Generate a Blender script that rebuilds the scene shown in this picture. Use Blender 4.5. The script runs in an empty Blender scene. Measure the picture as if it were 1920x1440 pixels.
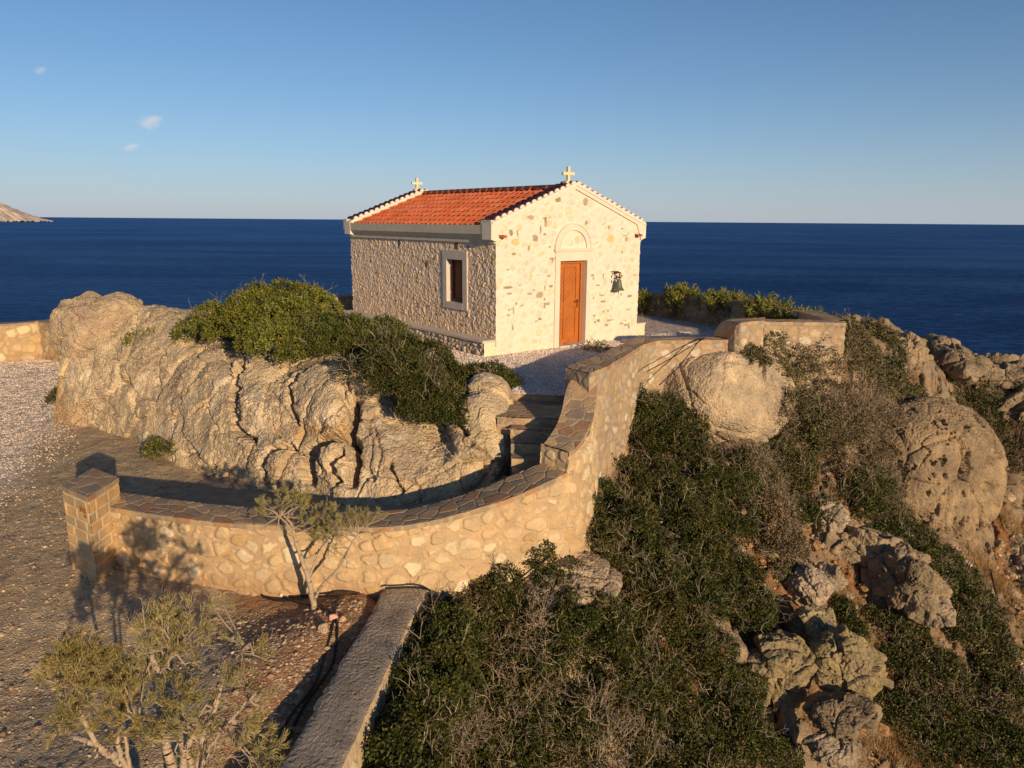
import bpy, bmesh, math
import numpy as np
from mathutils import Matrix, Vector
Q = 1.0                                   # mesh detail factor
rng = np.random.default_rng(7)
scn = bpy.context.scene

# ---------------------------------------------------------------- camera, sky, sun
FPX, CAMH = 1400.0, 3.04
ROLL = math.atan(14 / 1810.0)
PITCH = math.atan((720 - (407 + 870 * 14 / 1810.0)) * math.cos(ROLL) / FPX)
_f = np.array([0, math.cos(PITCH), -math.sin(PITCH)]); _r = np.array([1.0, 0, 0]); _u = np.cross(_r, _f)
CR = math.cos(ROLL) * _r + math.sin(ROLL) * _u
CU = -math.sin(ROLL) * _r + math.cos(ROLL) * _u
CF = _f
CC = np.array([0, 0, CAMH])
cam = bpy.data.cameras.new('camera'); camo = bpy.data.objects.new('camera', cam)
scn.collection.objects.link(camo); scn.camera = camo
cam.sensor_width = 36; cam.lens = FPX / 1920 * 36
cam.clip_start = 0.05; cam.clip_end = 200000
camo.matrix_world = Matrix(((CR[0], CU[0], -CF[0], 0), (CR[1], CU[1], -CF[1], 0), (CR[2], CU[2], -CF[2], CAMH), (0, 0, 0, 1)))

SUN_EL = math.radians(13.0)
SUN_TRAVEL = math.radians(29.2)           # light travels this much to the left of straight ahead
sdir = np.array([-math.sin(SUN_TRAVEL) * math.cos(SUN_EL), math.cos(SUN_TRAVEL) * math.cos(SUN_EL), -math.sin(SUN_EL)])
sun = bpy.data.lights.new('sun', 'SUN'); suno = bpy.data.objects.new('sun', sun)
scn.collection.objects.link(suno)
sun.energy = 5.0; sun.angle = math.radians(0.53); sun.color = (1.0, 0.765, 0.48)
suno.rotation_mode = 'QUATERNION'
suno.rotation_quaternion = Vector(sdir).to_track_quat('-Z', 'Y')

world = bpy.data.worlds.new('World'); scn.world = world; world.use_nodes = True
wn = world.node_tree; wn.nodes.clear()
sky = wn.nodes.new('ShaderNodeTexSky'); sky.sky_type = 'NISHITA'; sky.sun_disc = False
sky.sun_elevation = SUN_EL
sky.sun_rotation = math.atan2(-sdir[0], -sdir[1])     # azimuth the sun stands in, clockwise from +Y
sky.altitude = 0; sky.air_density = 0.8; sky.dust_density = 0.1; sky.ozone_density = 8.0
bg = wn.nodes.new('ShaderNodeBackground'); bg.inputs[1].default_value = 0.12
wo = wn.nodes.new('ShaderNodeOutputWorld')
tint = wn.nodes.new('ShaderNodeVectorMath'); tint.operation = 'MULTIPLY'; tint.inputs[1].default_value = (2.2, 1.30, .88)
wn.links.new(sky.outputs[0], tint.inputs[0]); 
# thin haze lying over the horizon, pale lilac
gc = wn.nodes.new('ShaderNodeTexCoord'); sx_ = wn.nodes.new('ShaderNodeSeparateXYZ'); wn.links.new(gc.outputs['Generated'], sx_.inputs[0])
ab = wn.nodes.new('ShaderNodeMath'); ab.operation = 'ABSOLUTE'; wn.links.new(sx_.outputs['Z'], ab.inputs[0]); ex = wn.nodes.new('ShaderNodeMath'); ex.operation = 'MULTIPLY'; ex.inputs[1].default_value = -10.0; wn.links.new(ab.outputs[0], ex.inputs[0])
ep = wn.nodes.new('ShaderNodeMath'); ep.operation = 'EXPONENT'; wn.links.new(ex.outputs[0], ep.inputs[0]); ek = wn.nodes.new('ShaderNodeMath'); ek.operation = 'MULTIPLY'; ek.inputs[1].default_value = .85; wn.links.new(ep.outputs[0], ek.inputs[0])
hz = wn.nodes.new('ShaderNodeMix'); hz.data_type = 'RGBA'; hz.inputs['B'].default_value = (3.5, 3.95, 4.6, 1); wn.links.new(ek.outputs[0], hz.inputs['Factor']); wn.links.new(tint.outputs[0], hz.inputs['A']); wn.links.new(hz.outputs['Result'], bg.inputs[0]); wn.links.new(bg.outputs[0], wo.inputs[0])
scn.view_settings.view_transform = 'Standard'; scn.view_settings.look = 'None'
scn.view_settings.exposure = 0.0; scn.view_settings.gamma = 1.0
scn.cycles.max_bounces = 5; scn.cycles.diffuse_bounces = 3; scn.cycles.glossy_bounces = 2
scn.cycles.transparent_max_bounces = 8; scn.cycles.volume_bounces = 3

# ---------------------------------------------------------------- measuring helpers
def ray(px, py):
    px = np.asarray(px, float)[..., None]; py = np.asarray(py, float)[..., None]
    return (px - 960) / FPX * CR + (720 - py) / FPX * CU + CF
def atz(px, py, z):
    d = ray(px, py); return CC + d * ((z - CAMH) / d[..., 2])[..., None]
def aty(px, py, Y):
    d = ray(px, py); return CC + d * (Y / d[..., 1])[..., None]
def proj(P):
    d = np.asarray(P, float) - CC; z = np.maximum(d @ CF, 0.01)
    return 960 + FPX * (d @ CR) / z, 720 - FPX * (d @ CU) / z

# ---------------------------------------------------------------- noise
_perm = rng.permutation(256); _perm = np.concatenate([_perm, _perm, _perm])
_g3 = rng.normal(size=(256, 3)); _g3 /= np.linalg.norm(_g3, axis=1)[:, None]
def pn(p):
    p = np.asarray(p, float); i = np.floor(p).astype(np.int64); f = p - i; i &= 255
    w = f * f * f * (f * (f * 6 - 15) + 10); out = 0
    for dx in (0, 1):
        for dy in (0, 1):
            for dz in (0, 1):
                h = _perm[_perm[_perm[(i[..., 0] + dx) & 255] + ((i[..., 1] + dy) & 255)] + ((i[..., 2] + dz) & 255)]
                g = _g3[h]
                d = g[..., 0] * (f[..., 0] - dx) + g[..., 1] * (f[..., 1] - dy) + g[..., 2] * (f[..., 2] - dz)
                out = out + d * (w[..., 0] if dx else 1 - w[..., 0]) * (w[..., 1] if dy else 1 - w[..., 1]) * (w[..., 2] if dz else 1 - w[..., 2])
    return out * 1.6
def fbm(p, octv=4, gain=.5, ridge=False):
    p = np.asarray(p, float); a, s, o = 1.0, 0.0, 0.0
    for k in range(octv):
        n = pn(p * 2.03 ** k + 17.3 * k)
        if ridge: n = 1 - 2 * np.abs(n)
        o = o + a * n; s += a; a *= gain
    return o / s
def hsh(i, j, k):
    x = (i.astype(np.int64) * 73856093 ^ j.astype(np.int64) * 19349663 ^ np.int64(k) * 83492791) & 0xffffffff
    x = (x ^ (x >> 16)) * 0x45d9f3b & 0xffffffff; x = (x ^ (x >> 16)) * 0x45d9f3b & 0xffffffff
    return ((x ^ (x >> 16)) & 0xffffff) / float(0x1000000)
def vor(u, v, cw, ch, seed=0, jit=.85, wv=.25, rnd=0):
    """cells of a power diagram: distance to the cell edge in metres and three numbers per cell"""
    gi = np.floor(u / cw); gj = np.floor(v / ch)
    b1 = np.full(u.shape, 1e9); b2 = b1.copy(); s1 = np.zeros(u.shape + (2,)); s2 = s1.copy(); I = np.zeros(u.shape); J = I.copy()
    for di in range(-2, 3):
        for dj in range(-2, 3):
            i, j = gi + di, gj + dj
            su = (i + .5 + jit * (hsh(i, j, seed) - .5) + .5 * (j % 2)) * cw; sv = (j + .5 + jit * (hsh(i, j, seed + 1) - .5)) * ch
            d = (u - su) ** 2 + (v - sv) ** 2 - wv * cw * ch * hsh(i, j, seed + 2)
            c1 = d < b1; c2 = (~c1) & (d < b2)
            b2 = np.where(c1, b1, np.where(c2, d, b2)); s2 = np.where(c1[..., None], s1, np.where(c2[..., None], np.stack([su, sv], -1), s2))
            b1 = np.where(c1, d, b1); s1 = np.where(c1[..., None], np.stack([su, sv], -1), s1)
            I = np.where(c1, i, I); J = np.where(c1, j, J)
    e = (b2 - b1) / (2 * np.linalg.norm(s2 - s1, axis=-1) + 1e-6)
    if rnd: e = np.minimum(e, rnd * (cw * ch) ** .5 * (.75 + .5 * hsh(I, J, seed + 8)) - np.hypot((u - s1[..., 0]) * (ch / cw) ** .4, (v - s1[..., 1]) * (cw / ch) ** .4))
    return e, hsh(I, J, seed + 5), hsh(I, J, seed + 6), hsh(I, J, seed + 7)
def frac3(P, size, seed=0):
    """broken-rock relief: every 3D cell is a tilted facet; returns height and distance to the joint, in cell sizes"""
    p = P / size + .25 * np.stack([pn(P / size * .9 + seed), pn(P / size * .9 + seed + 31), pn(P / size * .9 + seed + 63)], -1); g0 = np.floor(p); sh = p.shape[:-1]; b1 = np.full(sh, 1e9); b2 = b1.copy(); c1 = np.zeros(p.shape); I = np.zeros(p.shape)
    for a in (-1, 0, 1):
        for b in (-1, 0, 1):
            for c in (-1, 0, 1):
                k = g0 + np.array([a, b, c]); kk = k[..., 0] + 57 * k[..., 2]
                q = k + .5 + .8 * (np.stack([hsh(kk, k[..., 1], seed), hsh(kk, k[..., 1], seed + 1), hsh(kk, k[..., 1], seed + 2)], -1) - .5)
                d = ((p - q) ** 2).sum(-1); m = d < b1; b2 = np.where(m, b1, np.minimum(b2, d)); b1 = np.where(m, d, b1); c1 = np.where(m[..., None], q, c1); I = np.where(m[..., None], k, I)
    kk = I[..., 0] + 57 * I[..., 2]; t = np.stack([hsh(kk, I[..., 1], seed + 3), hsh(kk, I[..., 1], seed + 4), hsh(kk, I[..., 1], seed + 8)], -1) - .5
    return ((p - c1) * t).sum(-1) + .5 * (hsh(kk, I[..., 1], seed + 9) - .5), np.sqrt(b2) - np.sqrt(b1)
def sst(a, b, x):
    t = np.clip((x - a) / (b - a), 0, 1); return t * t * (3 - 2 * t)
def pal(r, cols):
    cols = np.array(cols, float); k = np.minimum((r * len(cols)).astype(int), len(cols) - 1); return cols[k]
def mix(a, b, t): return np.asarray(a) * (1 - t[..., None]) + np.asarray(b) * t[..., None]
def inpoly(x, y, poly):
    poly = np.asarray(poly, float); c = np.zeros(np.shape(x), bool); j = len(poly) - 1
    for i in range(len(poly)):
        xi, yi = poly[i]; xj, yj = poly[j]
        c ^= ((yi > y) != (yj > y)) & (x < (xj - xi) * (y - yi) / (yj - yi + 1e-12) + xi); j = i
    return c
def pldist(x, y, pts):
    pts = np.asarray(pts, float); best = np.full(np.shape(x), 1e9)
    for a, b in zip(pts[:-1], pts[1:]):
        ab = b - a; t = np.clip(((x - a[0]) * ab[0] + (y - a[1]) * ab[1]) / (ab @ ab + 1e-9), 0, 1)
        best = np.minimum(best, np.hypot(x - a[0] - t * ab[0], y - a[1] - t * ab[1]))
    return best
def catmull(P, n):
    P = np.asarray(P, float); m = len(P); t = np.linspace(0, m - 1, n); i = np.minimum(t.astype(int), m - 2); f = (t - i)[:, None]
    p0 = P[np.maximum(i - 1, 0)]; p1 = P[i]; p2 = P[i + 1]; p3 = P[np.minimum(i + 2, m - 1)]
    return .5 * (2 * p1 + (p2 - p0) * f + (2 * p0 - 5 * p1 + 4 * p2 - p3) * f ** 2 + (3 * p1 - p0 - 3 * p2 + p3) * f ** 3)
def resample(P, ds, keycols=2):
    P = np.asarray(P, float); s = np.concatenate([[0], np.cumsum(np.linalg.norm(np.diff(P[:, :keycols], axis=0), axis=1))])
    n = max(2, int(s[-1] / ds) + 1); t = np.linspace(0, s[-1], n)
    return np.stack([np.interp(t, s, P[:, k]) for k in range(P.shape[1])], 1), t

# ---------------------------------------------------------------- object helpers
def tag(o, label=None, cat=None, group=None, kind=None):
    if label: o['label'] = label
    if cat: o['category'] = cat
    if group: o['group'] = group
    if kind: o['kind'] = kind
    return o
def empty(name, loc, label, cat, group=None):
    o = bpy.data.objects.new(name, None); scn.collection.objects.link(o); o.location = loc; o.empty_display_size = .2
    return tag(o, label, cat, group)
def link(name, me, parent=None, wm=True):
    o = bpy.data.objects.new(name, me); scn.collection.objects.link(o)
    if parent is not None:
        o.parent = parent; o.matrix_parent_inverse = Matrix.Translation(-Vector(parent.location))
    return o
class Acc:
    """collects grids and loose polygons (world coordinates) into ONE mesh with a base colour per vertex"""
    def __init__(s): s.V = []; s.F = []; s.C = []; s.n = 0
    def add(s, V, F, C):
        V = np.asarray(V, np.float32).reshape(-1, 3); C = np.broadcast_to(np.asarray(C, np.float32), V.shape)
        s.V.append(V); s.F.append(np.asarray(F, np.int64) + s.n); s.C.append(C); s.n += len(V)
    def grid(s, P, C, disp=None, mask=None, flip=False, nrm=None):
        P = np.asarray(P, float)
        if disp is not None:
            if nrm is None:
                N = np.cross(np.gradient(P, axis=0), np.gradient(P, axis=1)); N /= np.linalg.norm(N, axis=-1, keepdims=True) + 1e-12
                if flip: N = -N
            else: N = np.broadcast_to(np.asarray(nrm, float), P.shape)
            P = P + N * np.asarray(disp)[..., None]
        nu, nv = P.shape[:2]; k = np.arange(nu * nv).reshape(nu, nv)
        q = np.stack([k[:-1, :-1], k[1:, :-1], k[1:, 1:], k[:-1, 1:]], -1)
        if flip: q = q[..., ::-1]
        if mask is not None:
            m = mask[:-1, :-1] & mask[1:, :-1] & mask[1:, 1:] & mask[:-1, 1:]; q = q[m]
        s.add(P, q.reshape(-1, 4), np.broadcast_to(np.asarray(C), P.shape).reshape(-1, 3))
        return P
    def build(s, name, mat, parent=None, smooth=True):
        return link(name, mesh_np(name, np.concatenate(s.V), np.concatenate(s.F), mat, np.concatenate(s.C), smooth), parent)
def mesh_np(name, V, F, mat, C=None, smooth=True):
    me = bpy.data.meshes.new(name); V = np.ascontiguousarray(V, np.float32); F = np.ascontiguousarray(F, np.int32)
    me.vertices.add(len(V)); me.vertices.foreach_set('co', V.ravel())
    k = F.shape[1]; me.loops.add(F.size); me.loops.foreach_set('vertex_index', F.ravel())
    me.polygons.add(len(F)); me.polygons.foreach_set('loop_start', np.arange(len(F), dtype=np.int32) * k)
    me.polygons.foreach_set('loop_total', np.full(len(F), k, np.int32))
    me.polygons.foreach_set('use_smooth', np.full(len(F), smooth))
    me.update(calc_edges=True)
    if C is not None:
        a = me.color_attributes.new('Col', 'FLOAT_COLOR', 'POINT')
        a.data.foreach_set('color', np.concatenate([np.clip(C, 0, 1), np.ones((len(C), 1))], 1).astype(np.float32).ravel())
    me.materials.append(mat)
    return me
def bmobj(name, bm, mat, parent=None, smooth=False, bevel=0):
    if bevel: bmesh.ops.bevel(bm, geom=list(bm.edges), offset=bevel, segments=2, affect='EDGES', clamp_overlap=True)
    me = bpy.data.meshes.new(name); bm.normal_update(); bm.to_mesh(me); bm.free(); me.materials.append(mat)
    if smooth: me.polygons.foreach_set('use_smooth', [True] * len(me.polygons))
    return link(name, me, parent)

# ---------------------------------------------------------------- materials
def new_mat(name):
    m = bpy.data.materials.new(name); m.use_nodes = True; nt = m.node_tree; nt.nodes.clear()
    o = nt.nodes.new('ShaderNodeOutputMaterial'); b = nt.nodes.new('ShaderNodeBsdfPrincipled'); nt.links.new(b.outputs[0], o.inputs[0])
    return m, nt, b
def mat_col(name, scale=30, bump=.3, dist=.01, var=.18, rough=.9, spec=.2, color=None, scale2=None, bump2=0, contrast_scale=4, hi=(1.15, 1.1, 1.05), lo=(.82, .82, .84)):
    """base colour per vertex (or one colour) with fine mottling and two layers of surface relief"""
    m, nt, b = new_mat(name); L = nt.links.new
    geo = nt.nodes.new('ShaderNodeNewGeometry')
    if color is None:
        c = nt.nodes.new('ShaderNodeAttribute'); c.attribute_name = 'Col'; cs = c.outputs['Color']
    else:
        c = nt.nodes.new('ShaderNodeRGB'); c.outputs[0].default_value = (*color, 1); cs = c.outputs[0]
    n1 = nt.nodes.new('ShaderNodeTexNoise'); n1.inputs['Scale'].default_value = scale; n1.inputs['Detail'].default_value = 6; n1.inputs['Roughness'].default_value = .65
    n2 = nt.nodes.new('ShaderNodeTexNoise'); n2.inputs['Scale'].default_value = contrast_scale; n2.inputs['Detail'].default_value = 5
    L(geo.outputs['Position'], n1.inputs['Vector']); L(geo.outputs['Position'], n2.inputs['Vector'])
    for n, v in ((n1, var), (n2, var)):
        r = nt.nodes.new('ShaderNodeMapRange'); r.inputs['From Min'].default_value = .3; r.inputs['From Max'].default_value = .7
        L(n.outputs['Fac'], r.inputs['Value'])
        k = nt.nodes.new('ShaderNodeMix'); k.data_type = 'RGBA'; k.inputs['A'].default_value = (*[1 - (1 - x) * v / .18 for x in lo], 1); k.inputs['B'].default_value = (*[1 + (x - 1) * v / .18 for x in hi], 1)
        L(r.outputs[0], k.inputs['Factor'])
        mu = nt.nodes.new('ShaderNodeMix'); mu.data_type = 'RGBA'; mu.blend_type = 'MULTIPLY'; mu.inputs['Factor'].default_value = 1
        L(cs, mu.inputs['A']); L(k.outputs['Result'], mu.inputs['B']); cs = mu.outputs['Result']
    L(cs, b.inputs['Base Color']); b.inputs['Roughness'].default_value = rough; b.inputs['Specular IOR Level'].default_value = spec
    bp = nt.nodes.new('ShaderNodeBump'); bp.inputs['Strength'].default_value = bump; bp.inputs['Distance'].default_value = dist
    L(n1.outputs['Fac'], bp.inputs['Height'])
    if bump2:
        v = nt.nodes.new('ShaderNodeTexVoronoi'); v.inputs['Scale'].default_value = scale2; L(geo.outputs['Position'], v.inputs['Vector'])
        b2 = nt.nodes.new('ShaderNodeBump'); b2.inputs['Strength'].default_value = bump2; b2.inputs['Distance'].default_value = dist; b2.invert = True
        L(v.outputs['Distance'], b2.inputs['Height']); L(b2.outputs[0], bp.inputs['Normal'])
    L(bp.outputs[0], b.inputs['Normal'])
    return m
M = dict(
    masonry=mat_col('rough_stone_masonry', 45, .5, .012, .16),
    flag=mat_col('slate_flagstones', 60, .4, .008, .2, rough=.8),
    rock=mat_col('weathered_conglomerate', 26, 1.0, .03, .26, scale2=22, bump2=.8, contrast_scale=2.5),
    rock2=mat_col('pitted_grey_limestone', 16, 1.0, .035, .25, scale2=18, bump2=.5),
    ground=mat_col('stony_ground', 35, .8, .02, .3, scale2=38, bump2=.8),
    gravel=mat_col('pale_gravel', 90, .7, .02, .3, scale2=45, bump2=1.0),
    facade=mat_col('pale_pointed_stone', 40, .25, .006, .06),
    plaster=mat_col('cream_plaster', 30, .12, .004, .08, color=(.73, .645, .51)),
    trim=mat_col('smooth_cut_stone', 30, .1, .003, .05, color=(.71, .62, .50)),
    grey_plaster=mat_col('grey_cornice_render', 25, .15, .004, .1, color=(.60, .53, .40)),
    bench=mat_col('bench_slab_stone', 25, .15, .004, .1, color=(.60, .52, .43)),
    tile=mat_col('terracotta_tile', 30, .2, .003, .18, color=(.60, .135, .048), rough=.75, contrast_scale=3),
    dtile=mat_col('dark_red_tile', 30, .2, .003, .15, color=(.34, .085, .05), rough=.75),
    mortar=mat_col('white_mortar', 40, .3, .005, .08, color=(.76, .69, .58)),
    door=mat_col('orange_brown_door_wood', 20, .1, .002, .12, color=(.43, .135, .026), rough=.55, spec=.3),
    doorline=mat_col('dark_door_joint', 20, .1, .002, .05, color=(.16, .045, .012)),
    shutter=mat_col('dark_red_brown_wood', 20, .1, .002, .15, color=(.17, .062, .028), rough=.6),
    glass=mat_col('dark_pane', 8, .02, .001, .1, color=(.03, .018, .012), rough=.12, spec=.6),
    cross=mat_col('cream_cross_stone', 30, .1, .003, .06, color=(.78, .64, .38)),
    bronze=mat_col('green_bronze', 25, .2, .003, .25, color=(.10, .12, .075), rough=.5, spec=.5),
    iron=mat_col('dark_iron', 30, .2, .002, .2, color=(.045, .032, .022), rough=.6),
    brass=mat_col('brass_clapper', 30, .2, .002, .2, color=(.5, .25, .08), rough=.5),
    concrete=mat_col('rough_concrete', 38, .9, .018, .2, color=(.27, .235, .19), scale2=30, bump2=.5),
    hose=mat_col('black_rubber', 20, .1, .001, .1, color=(.015, .014, .013), rough=.5, spec=.4),
    leaf=mat_col('evergreen_leaf', 3, 0, .001, .12, rough=.55, spec=.25),
    twig=mat_col('bare_grey_twig', 20, .1, .001, .12, rough=.9),
    bark=mat_col('grey_tan_bark', 40, .5, .006, .15, color=(.42, .33, .235)),
    ink=mat_col('scratched_marks', 20, .1, .001, .1, color=(.26, .12, .045)),
    white=mat_col('white_metal', 20, .1, .001, .05, color=(.7, .66, .6)),
    rag=mat_col('pale_plastic', 20, .1, .001, .1, color=(.75, .4, .33)),
)

# ---------------------------------------------------------------- terrain height
ctl = [(0, 668, -2.0), (60, 750, -1.95), (0, 900, -2.0), (0, 1120, -2.05), (0, 1440, -2.15), (250, 870, -1.9), (150, 1035, -2.0), (400, 1100, -2.0), (560, 1150, -2.02),
       (600, 1300, -2.1), (480, 1440, -2.15), (250, 1300, -2.1), (690, 1110, -1.95), (130, 760, -1.92), (60, 1000, -2.0), (300, 1180, -2.05),
       (715, 1200, -2.1), (840, 1180, -2.9), (850, 1300, -3.15), (760, 1420, -3.2), (1000, 1440, -3.9), (1000, 1250, -3.0), (940, 1100, -2.1), (1060, 1045, -1.95), (1050, 1110, -2.2), (1100, 1160, -2.7),
       (1150, 1000, -2.2), (1150, 900, -1.9), (1250, 800, -1.6), (1350, 870, -1.9), (1250, 1150, -3.0), (1400, 1000, -2.8), (1450, 1200, -4.3), (1300, 1350, -4.2), (1500, 1400, -5.3),
       (1750, 1150, -4.9), (1900, 1400, -6.6), (1700, 1350, -5.9), (1500, 1000, -3.3), (1600, 1090, -4.2), (1500, 850, -2.0), (1600, 800, -1.6), (1450, 700, -1.0), (1600, 700, -.75),
       (1750, 790, -2.3), (1880, 850, -3.9), (1900, 1000, -4.9), (1900, 1190, -5.6), (1700, 950, -3.6), (1150, 760, -1.3)]
cxyz = [atz(a, b, c) for a, b, c in ctl]
cxyz += [aty(1592, 640, 18.2), aty(1640, 640, 19.5), aty(1700, 668, 21), aty(1760, 700, 22), aty(1920, 760, 22.5)]
cxyz += [np.array(p, float) for p in [(-6, 18, -1.9), (-14, 27.2, -2), (-19, 27.5, -2), (-10, 33, -4), (-19, 32, -4), (-28, 30, -3), (0, 24, -1.2), (5, 25.5, -1.0), (9, 24, -.9), (-4, 24, -1.5), (0, 18, -1.2), (5, 19, -.9), (3, 15, -1.2),
      (-40, 45, -19), (-20, 46, -19), (0, 42, -19), (20, 42, -19), (34, 34, -19), (40, 18, -19), (38, 5, -19), (20, 28, -8), (24, 18, -10), (18, 8, -10), (0, 1, -4.5), (8, 2, -6.5), (-12, 2, -2.3), (-40, 10, -2.5), (-30, 20, -2.2), (-8, 1, -2.3), (20, 0, -12), (-3, 1, -2.6)]]
CTL = np.array(cxyz)
def tps(r2): return .5 * r2 * np.log(r2 + 1e-9)
_n = len(CTL); _K = tps(((CTL[:, None, :2] - CTL[None, :, :2]) ** 2).sum(-1)) + .06 * np.eye(_n); _Pm = np.c_[np.ones(_n), CTL[:, :2]]
_W = np.linalg.solve(np.block([[_K, _Pm], [_Pm.T, np.zeros((3, 3))]]), np.r_[CTL[:, 2], 0, 0, 0])
def rbf(x, y):
    o = _W[_n] + _W[_n + 1] * x + _W[_n + 2] * y
    for k in range(_n): o = o + _W[k] * tps((x - CTL[k, 0]) ** 2 + (y - CTL[k, 1]) ** 2)
    return o
GX0, GX1, GY0, GY1, GD = -42, 46, -1, 52, .125
_gx = np.arange(GX0, GX1, GD); _gy = np.arange(GY0, GY1, GD); _GXX, _GYY = np.meshgrid(_gx, _gy, indexing='ij')
TB = rbf(_GXX, _GYY)
def rough(x, y):          # how rocky the ground is: 0 on the trodden yard, 1 on the cliff side
    px, py = proj(np.stack([x, y, np.full(np.shape(x), -3.0)], -1))
    return sst(0.5, 2.5, x + .15 * (y - 10)) * 1.0
_rg = rough(_GXX, _GYY); _n3 = np.stack([_GXX, _GYY, np.zeros_like(_GXX)], -1)
TB = TB + _rg * (.22 * fbm(_n3 * .55, 4, ridge=True) + .10 * fbm(_n3 * 1.9 + 9, 3)) + (1 - _rg) * .02 * fbm(_n3 * .8, 3)
TB = np.where(_GXX < 0.3, np.minimum(TB, -1.82 + 0 * TB), TB)
def T(x, y):
    fx = np.clip((np.asarray(x, float) - GX0) / GD, 0, len(_gx) - 1.001); fy = np.clip((np.asarray(y, float) - GY0) / GD, 0, len(_gy) - 1.001)
    i = fx.astype(int); j = fy.astype(int); a = fx - i; b = fy - j
    return TB[i, j] * (1 - a) * (1 - b) + TB[i + 1, j] * a * (1 - b) + TB[i, j + 1] * (1 - a) * b + TB[i + 1, j + 1] * a * b
def on(px, py, h=0.0, fn=None, tmax=45):
    d = ray(px, py); t = np.arange(3.5, tmax, .03); P = CC + d * t[:, None]; g = (fn or T)(P[:, 0], P[:, 1]) + h
    k = np.argmax(P[:, 2] < g); return P[k] if (P[:, 2] < g).any() else P[-1]

# ---------------------------------------------------------------- ground sheet
def spaced(a, b, c0, c1, dmin, k):
    """coordinates from a to b, dmin apart between c0 and c1, widening outside"""
    xs = list(np.arange(c0, c1, dmin)); d = dmin
    x = xs[-1]
    while x < b: d *= k; x += d; xs.append(x)
    d = dmin; x = xs[0]
    while x > a: d *= k; x -= d; xs.insert(0, x)
    return np.array(xs)
gx = spaced(-41, 45, -9, 13, .035 / Q, 1.03); gy = spaced(-.5, 51, 4.5, 20, .04 / Q, 1.03)
X, Y = np.meshgrid(gx, gy, indexing='ij'); Z = T(X, Y)
P = np.stack([X, Y, Z], -1); PX, PY = proj(P); RG = rough(X, Y)
n3 = np.stack([X, Y, np.zeros_like(X)], -1)
fa = fbm(n3 * 1.3, 4); fb = fbm(n3 * 5 + 30, 3); fc = fbm(n3 * .35 + 11, 3)
e1, q1, q2, q3 = vor(X, Y, .07, .07, 3)
peb = sst(0, .02, e1) * (q1 > .45) * (.3 + q2)
_nz = np.stack([X, Y, Z], -1); f1, j1 = frac3(_nz, 1.1, 5); f2, j2 = frac3(_nz, .4, 6); f3, j3 = frac3(_nz, .14, 7); TERR = (.55 * f1 - .12 * (1 - sst(0, .1, j1)) + .22 * f2 + .06 * f3) * sst(.1, .6, RG)
Z = Z + fb * .012 * (1 - RG) + peb * .012 * (1 - RG) + RG * (.05 * fbm(n3 * 4.2, 4, ridge=True) + .02 * fb + TERR)
base = mix(np.array([.54, .44, .28]), np.array([.42, .335, .215]), sst(-.3, .4, fa))
base = mix(base, np.array([.50, .36, .20]), sst(.15, .5, fc) * .7)
m = inpoly(PX, PY, [(-900, 640), (125, 655), (132, 740), (132, 790), (70, 830), (45, 900), (-100, 960), (-900, 900)]); md = pldist(PX, PY, [(132, 790), (70, 830), (45, 900), (-100, 960), (-900, 960)])
pale = np.where(m, .5 + .5 * sst(0, 45, md), .5 - .5 * sst(0, 45, md)) * (Y > 9) * (X < -6)
base = mix(base, np.array([.74, .66, .55]), sst(.3, .7, pale + .25 * fa))
red = sst(-.45, .45, (X + 3.6 - .25 * (9.5 - Y)) + .6 * fa) * sst(-.1, .1, 9.6 - Y + 0 * X) * (1 - sst(-.9, -.5, X + .33 * (9.5 - Y)))
base = mix(base, np.array([.33, .14, .065]), red * .62)
pc = pal(q3, [(.56, .44, .29), (.42, .34, .25), (.66, .56, .42), (.34, .19, .10), (.48, .28, .14)])
base = mix(base, pc, (peb > .5) * .6 * (1 - RG))
och = mix(np.array([.27, .19, .11]), np.array([.27, .135, .055]), sst(-.15, .35, fa))
och = mix(och, np.array([.31, .25, .17]), sst(-.05, .25, fc + .5 * fb + .9 * f1)); och = mix(och, np.array([.13, .085, .05]), sst(.25, .6, fa * .5 - fb) * .8)
base = mix(base, och, RG)
ac = Acc(); P[..., 2] = Z; ac.grid(P, base)
tag(ac.build('ground', M['ground']), kind='structure')

# ---------------------------------------------------------------- sea
m, nt, b = new_mat('deep_blue_sea'); L = nt.links.new
out = next(n for n in nt.nodes if n.type == 'OUTPUT_MATERIAL'); nt.nodes.remove(b)
b = nt.nodes.new('ShaderNodeBsdfDiffuse'); gl = nt.nodes.new('ShaderNodeBsdfGlossy'); gl.inputs['Roughness'].default_value = .24; gl.inputs['Color'].default_value = (.26, .45, .78, 1); ms = nt.nodes.new('ShaderNodeMixShader'); ms.inputs[0].default_value = .19
L(b.outputs[0], ms.inputs[1]); L(gl.outputs[0], ms.inputs[2]); L(ms.outputs[0], out.inputs[0])
geo = nt.nodes.new('ShaderNodeNewGeometry'); mp = nt.nodes.new('ShaderNodeMapping'); mp.inputs['Scale'].default_value = (.55, 1.0, 1); mp.inputs['Rotation'].default_value = (0, 0, .12)
L(geo.outputs['Position'], mp.inputs['Vector']); nrm = None
for sc_, st_, di_ in ((.05, .5, 3.5), (.35, .8, .6), (1.6, .8, .14)):
    t = nt.nodes.new('ShaderNodeTexNoise'); t.inputs['Scale'].default_value = sc_; t.inputs['Detail'].default_value = 6; t.inputs['Roughness'].default_value = .6
    L(mp.outputs[0], t.inputs['Vector']); k = nt.nodes.new('ShaderNodeBump'); k.inputs['Strength'].default_value = st_; k.inputs['Distance'].default_value = di_
    L(t.outputs['Fac'], k.inputs['Height'])
    if nrm: L(nrm, k.inputs['Normal'])
    nrm = k.outputs[0]
L(nrm, b.inputs['Normal']); L(nrm, gl.inputs['Normal'])
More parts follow.
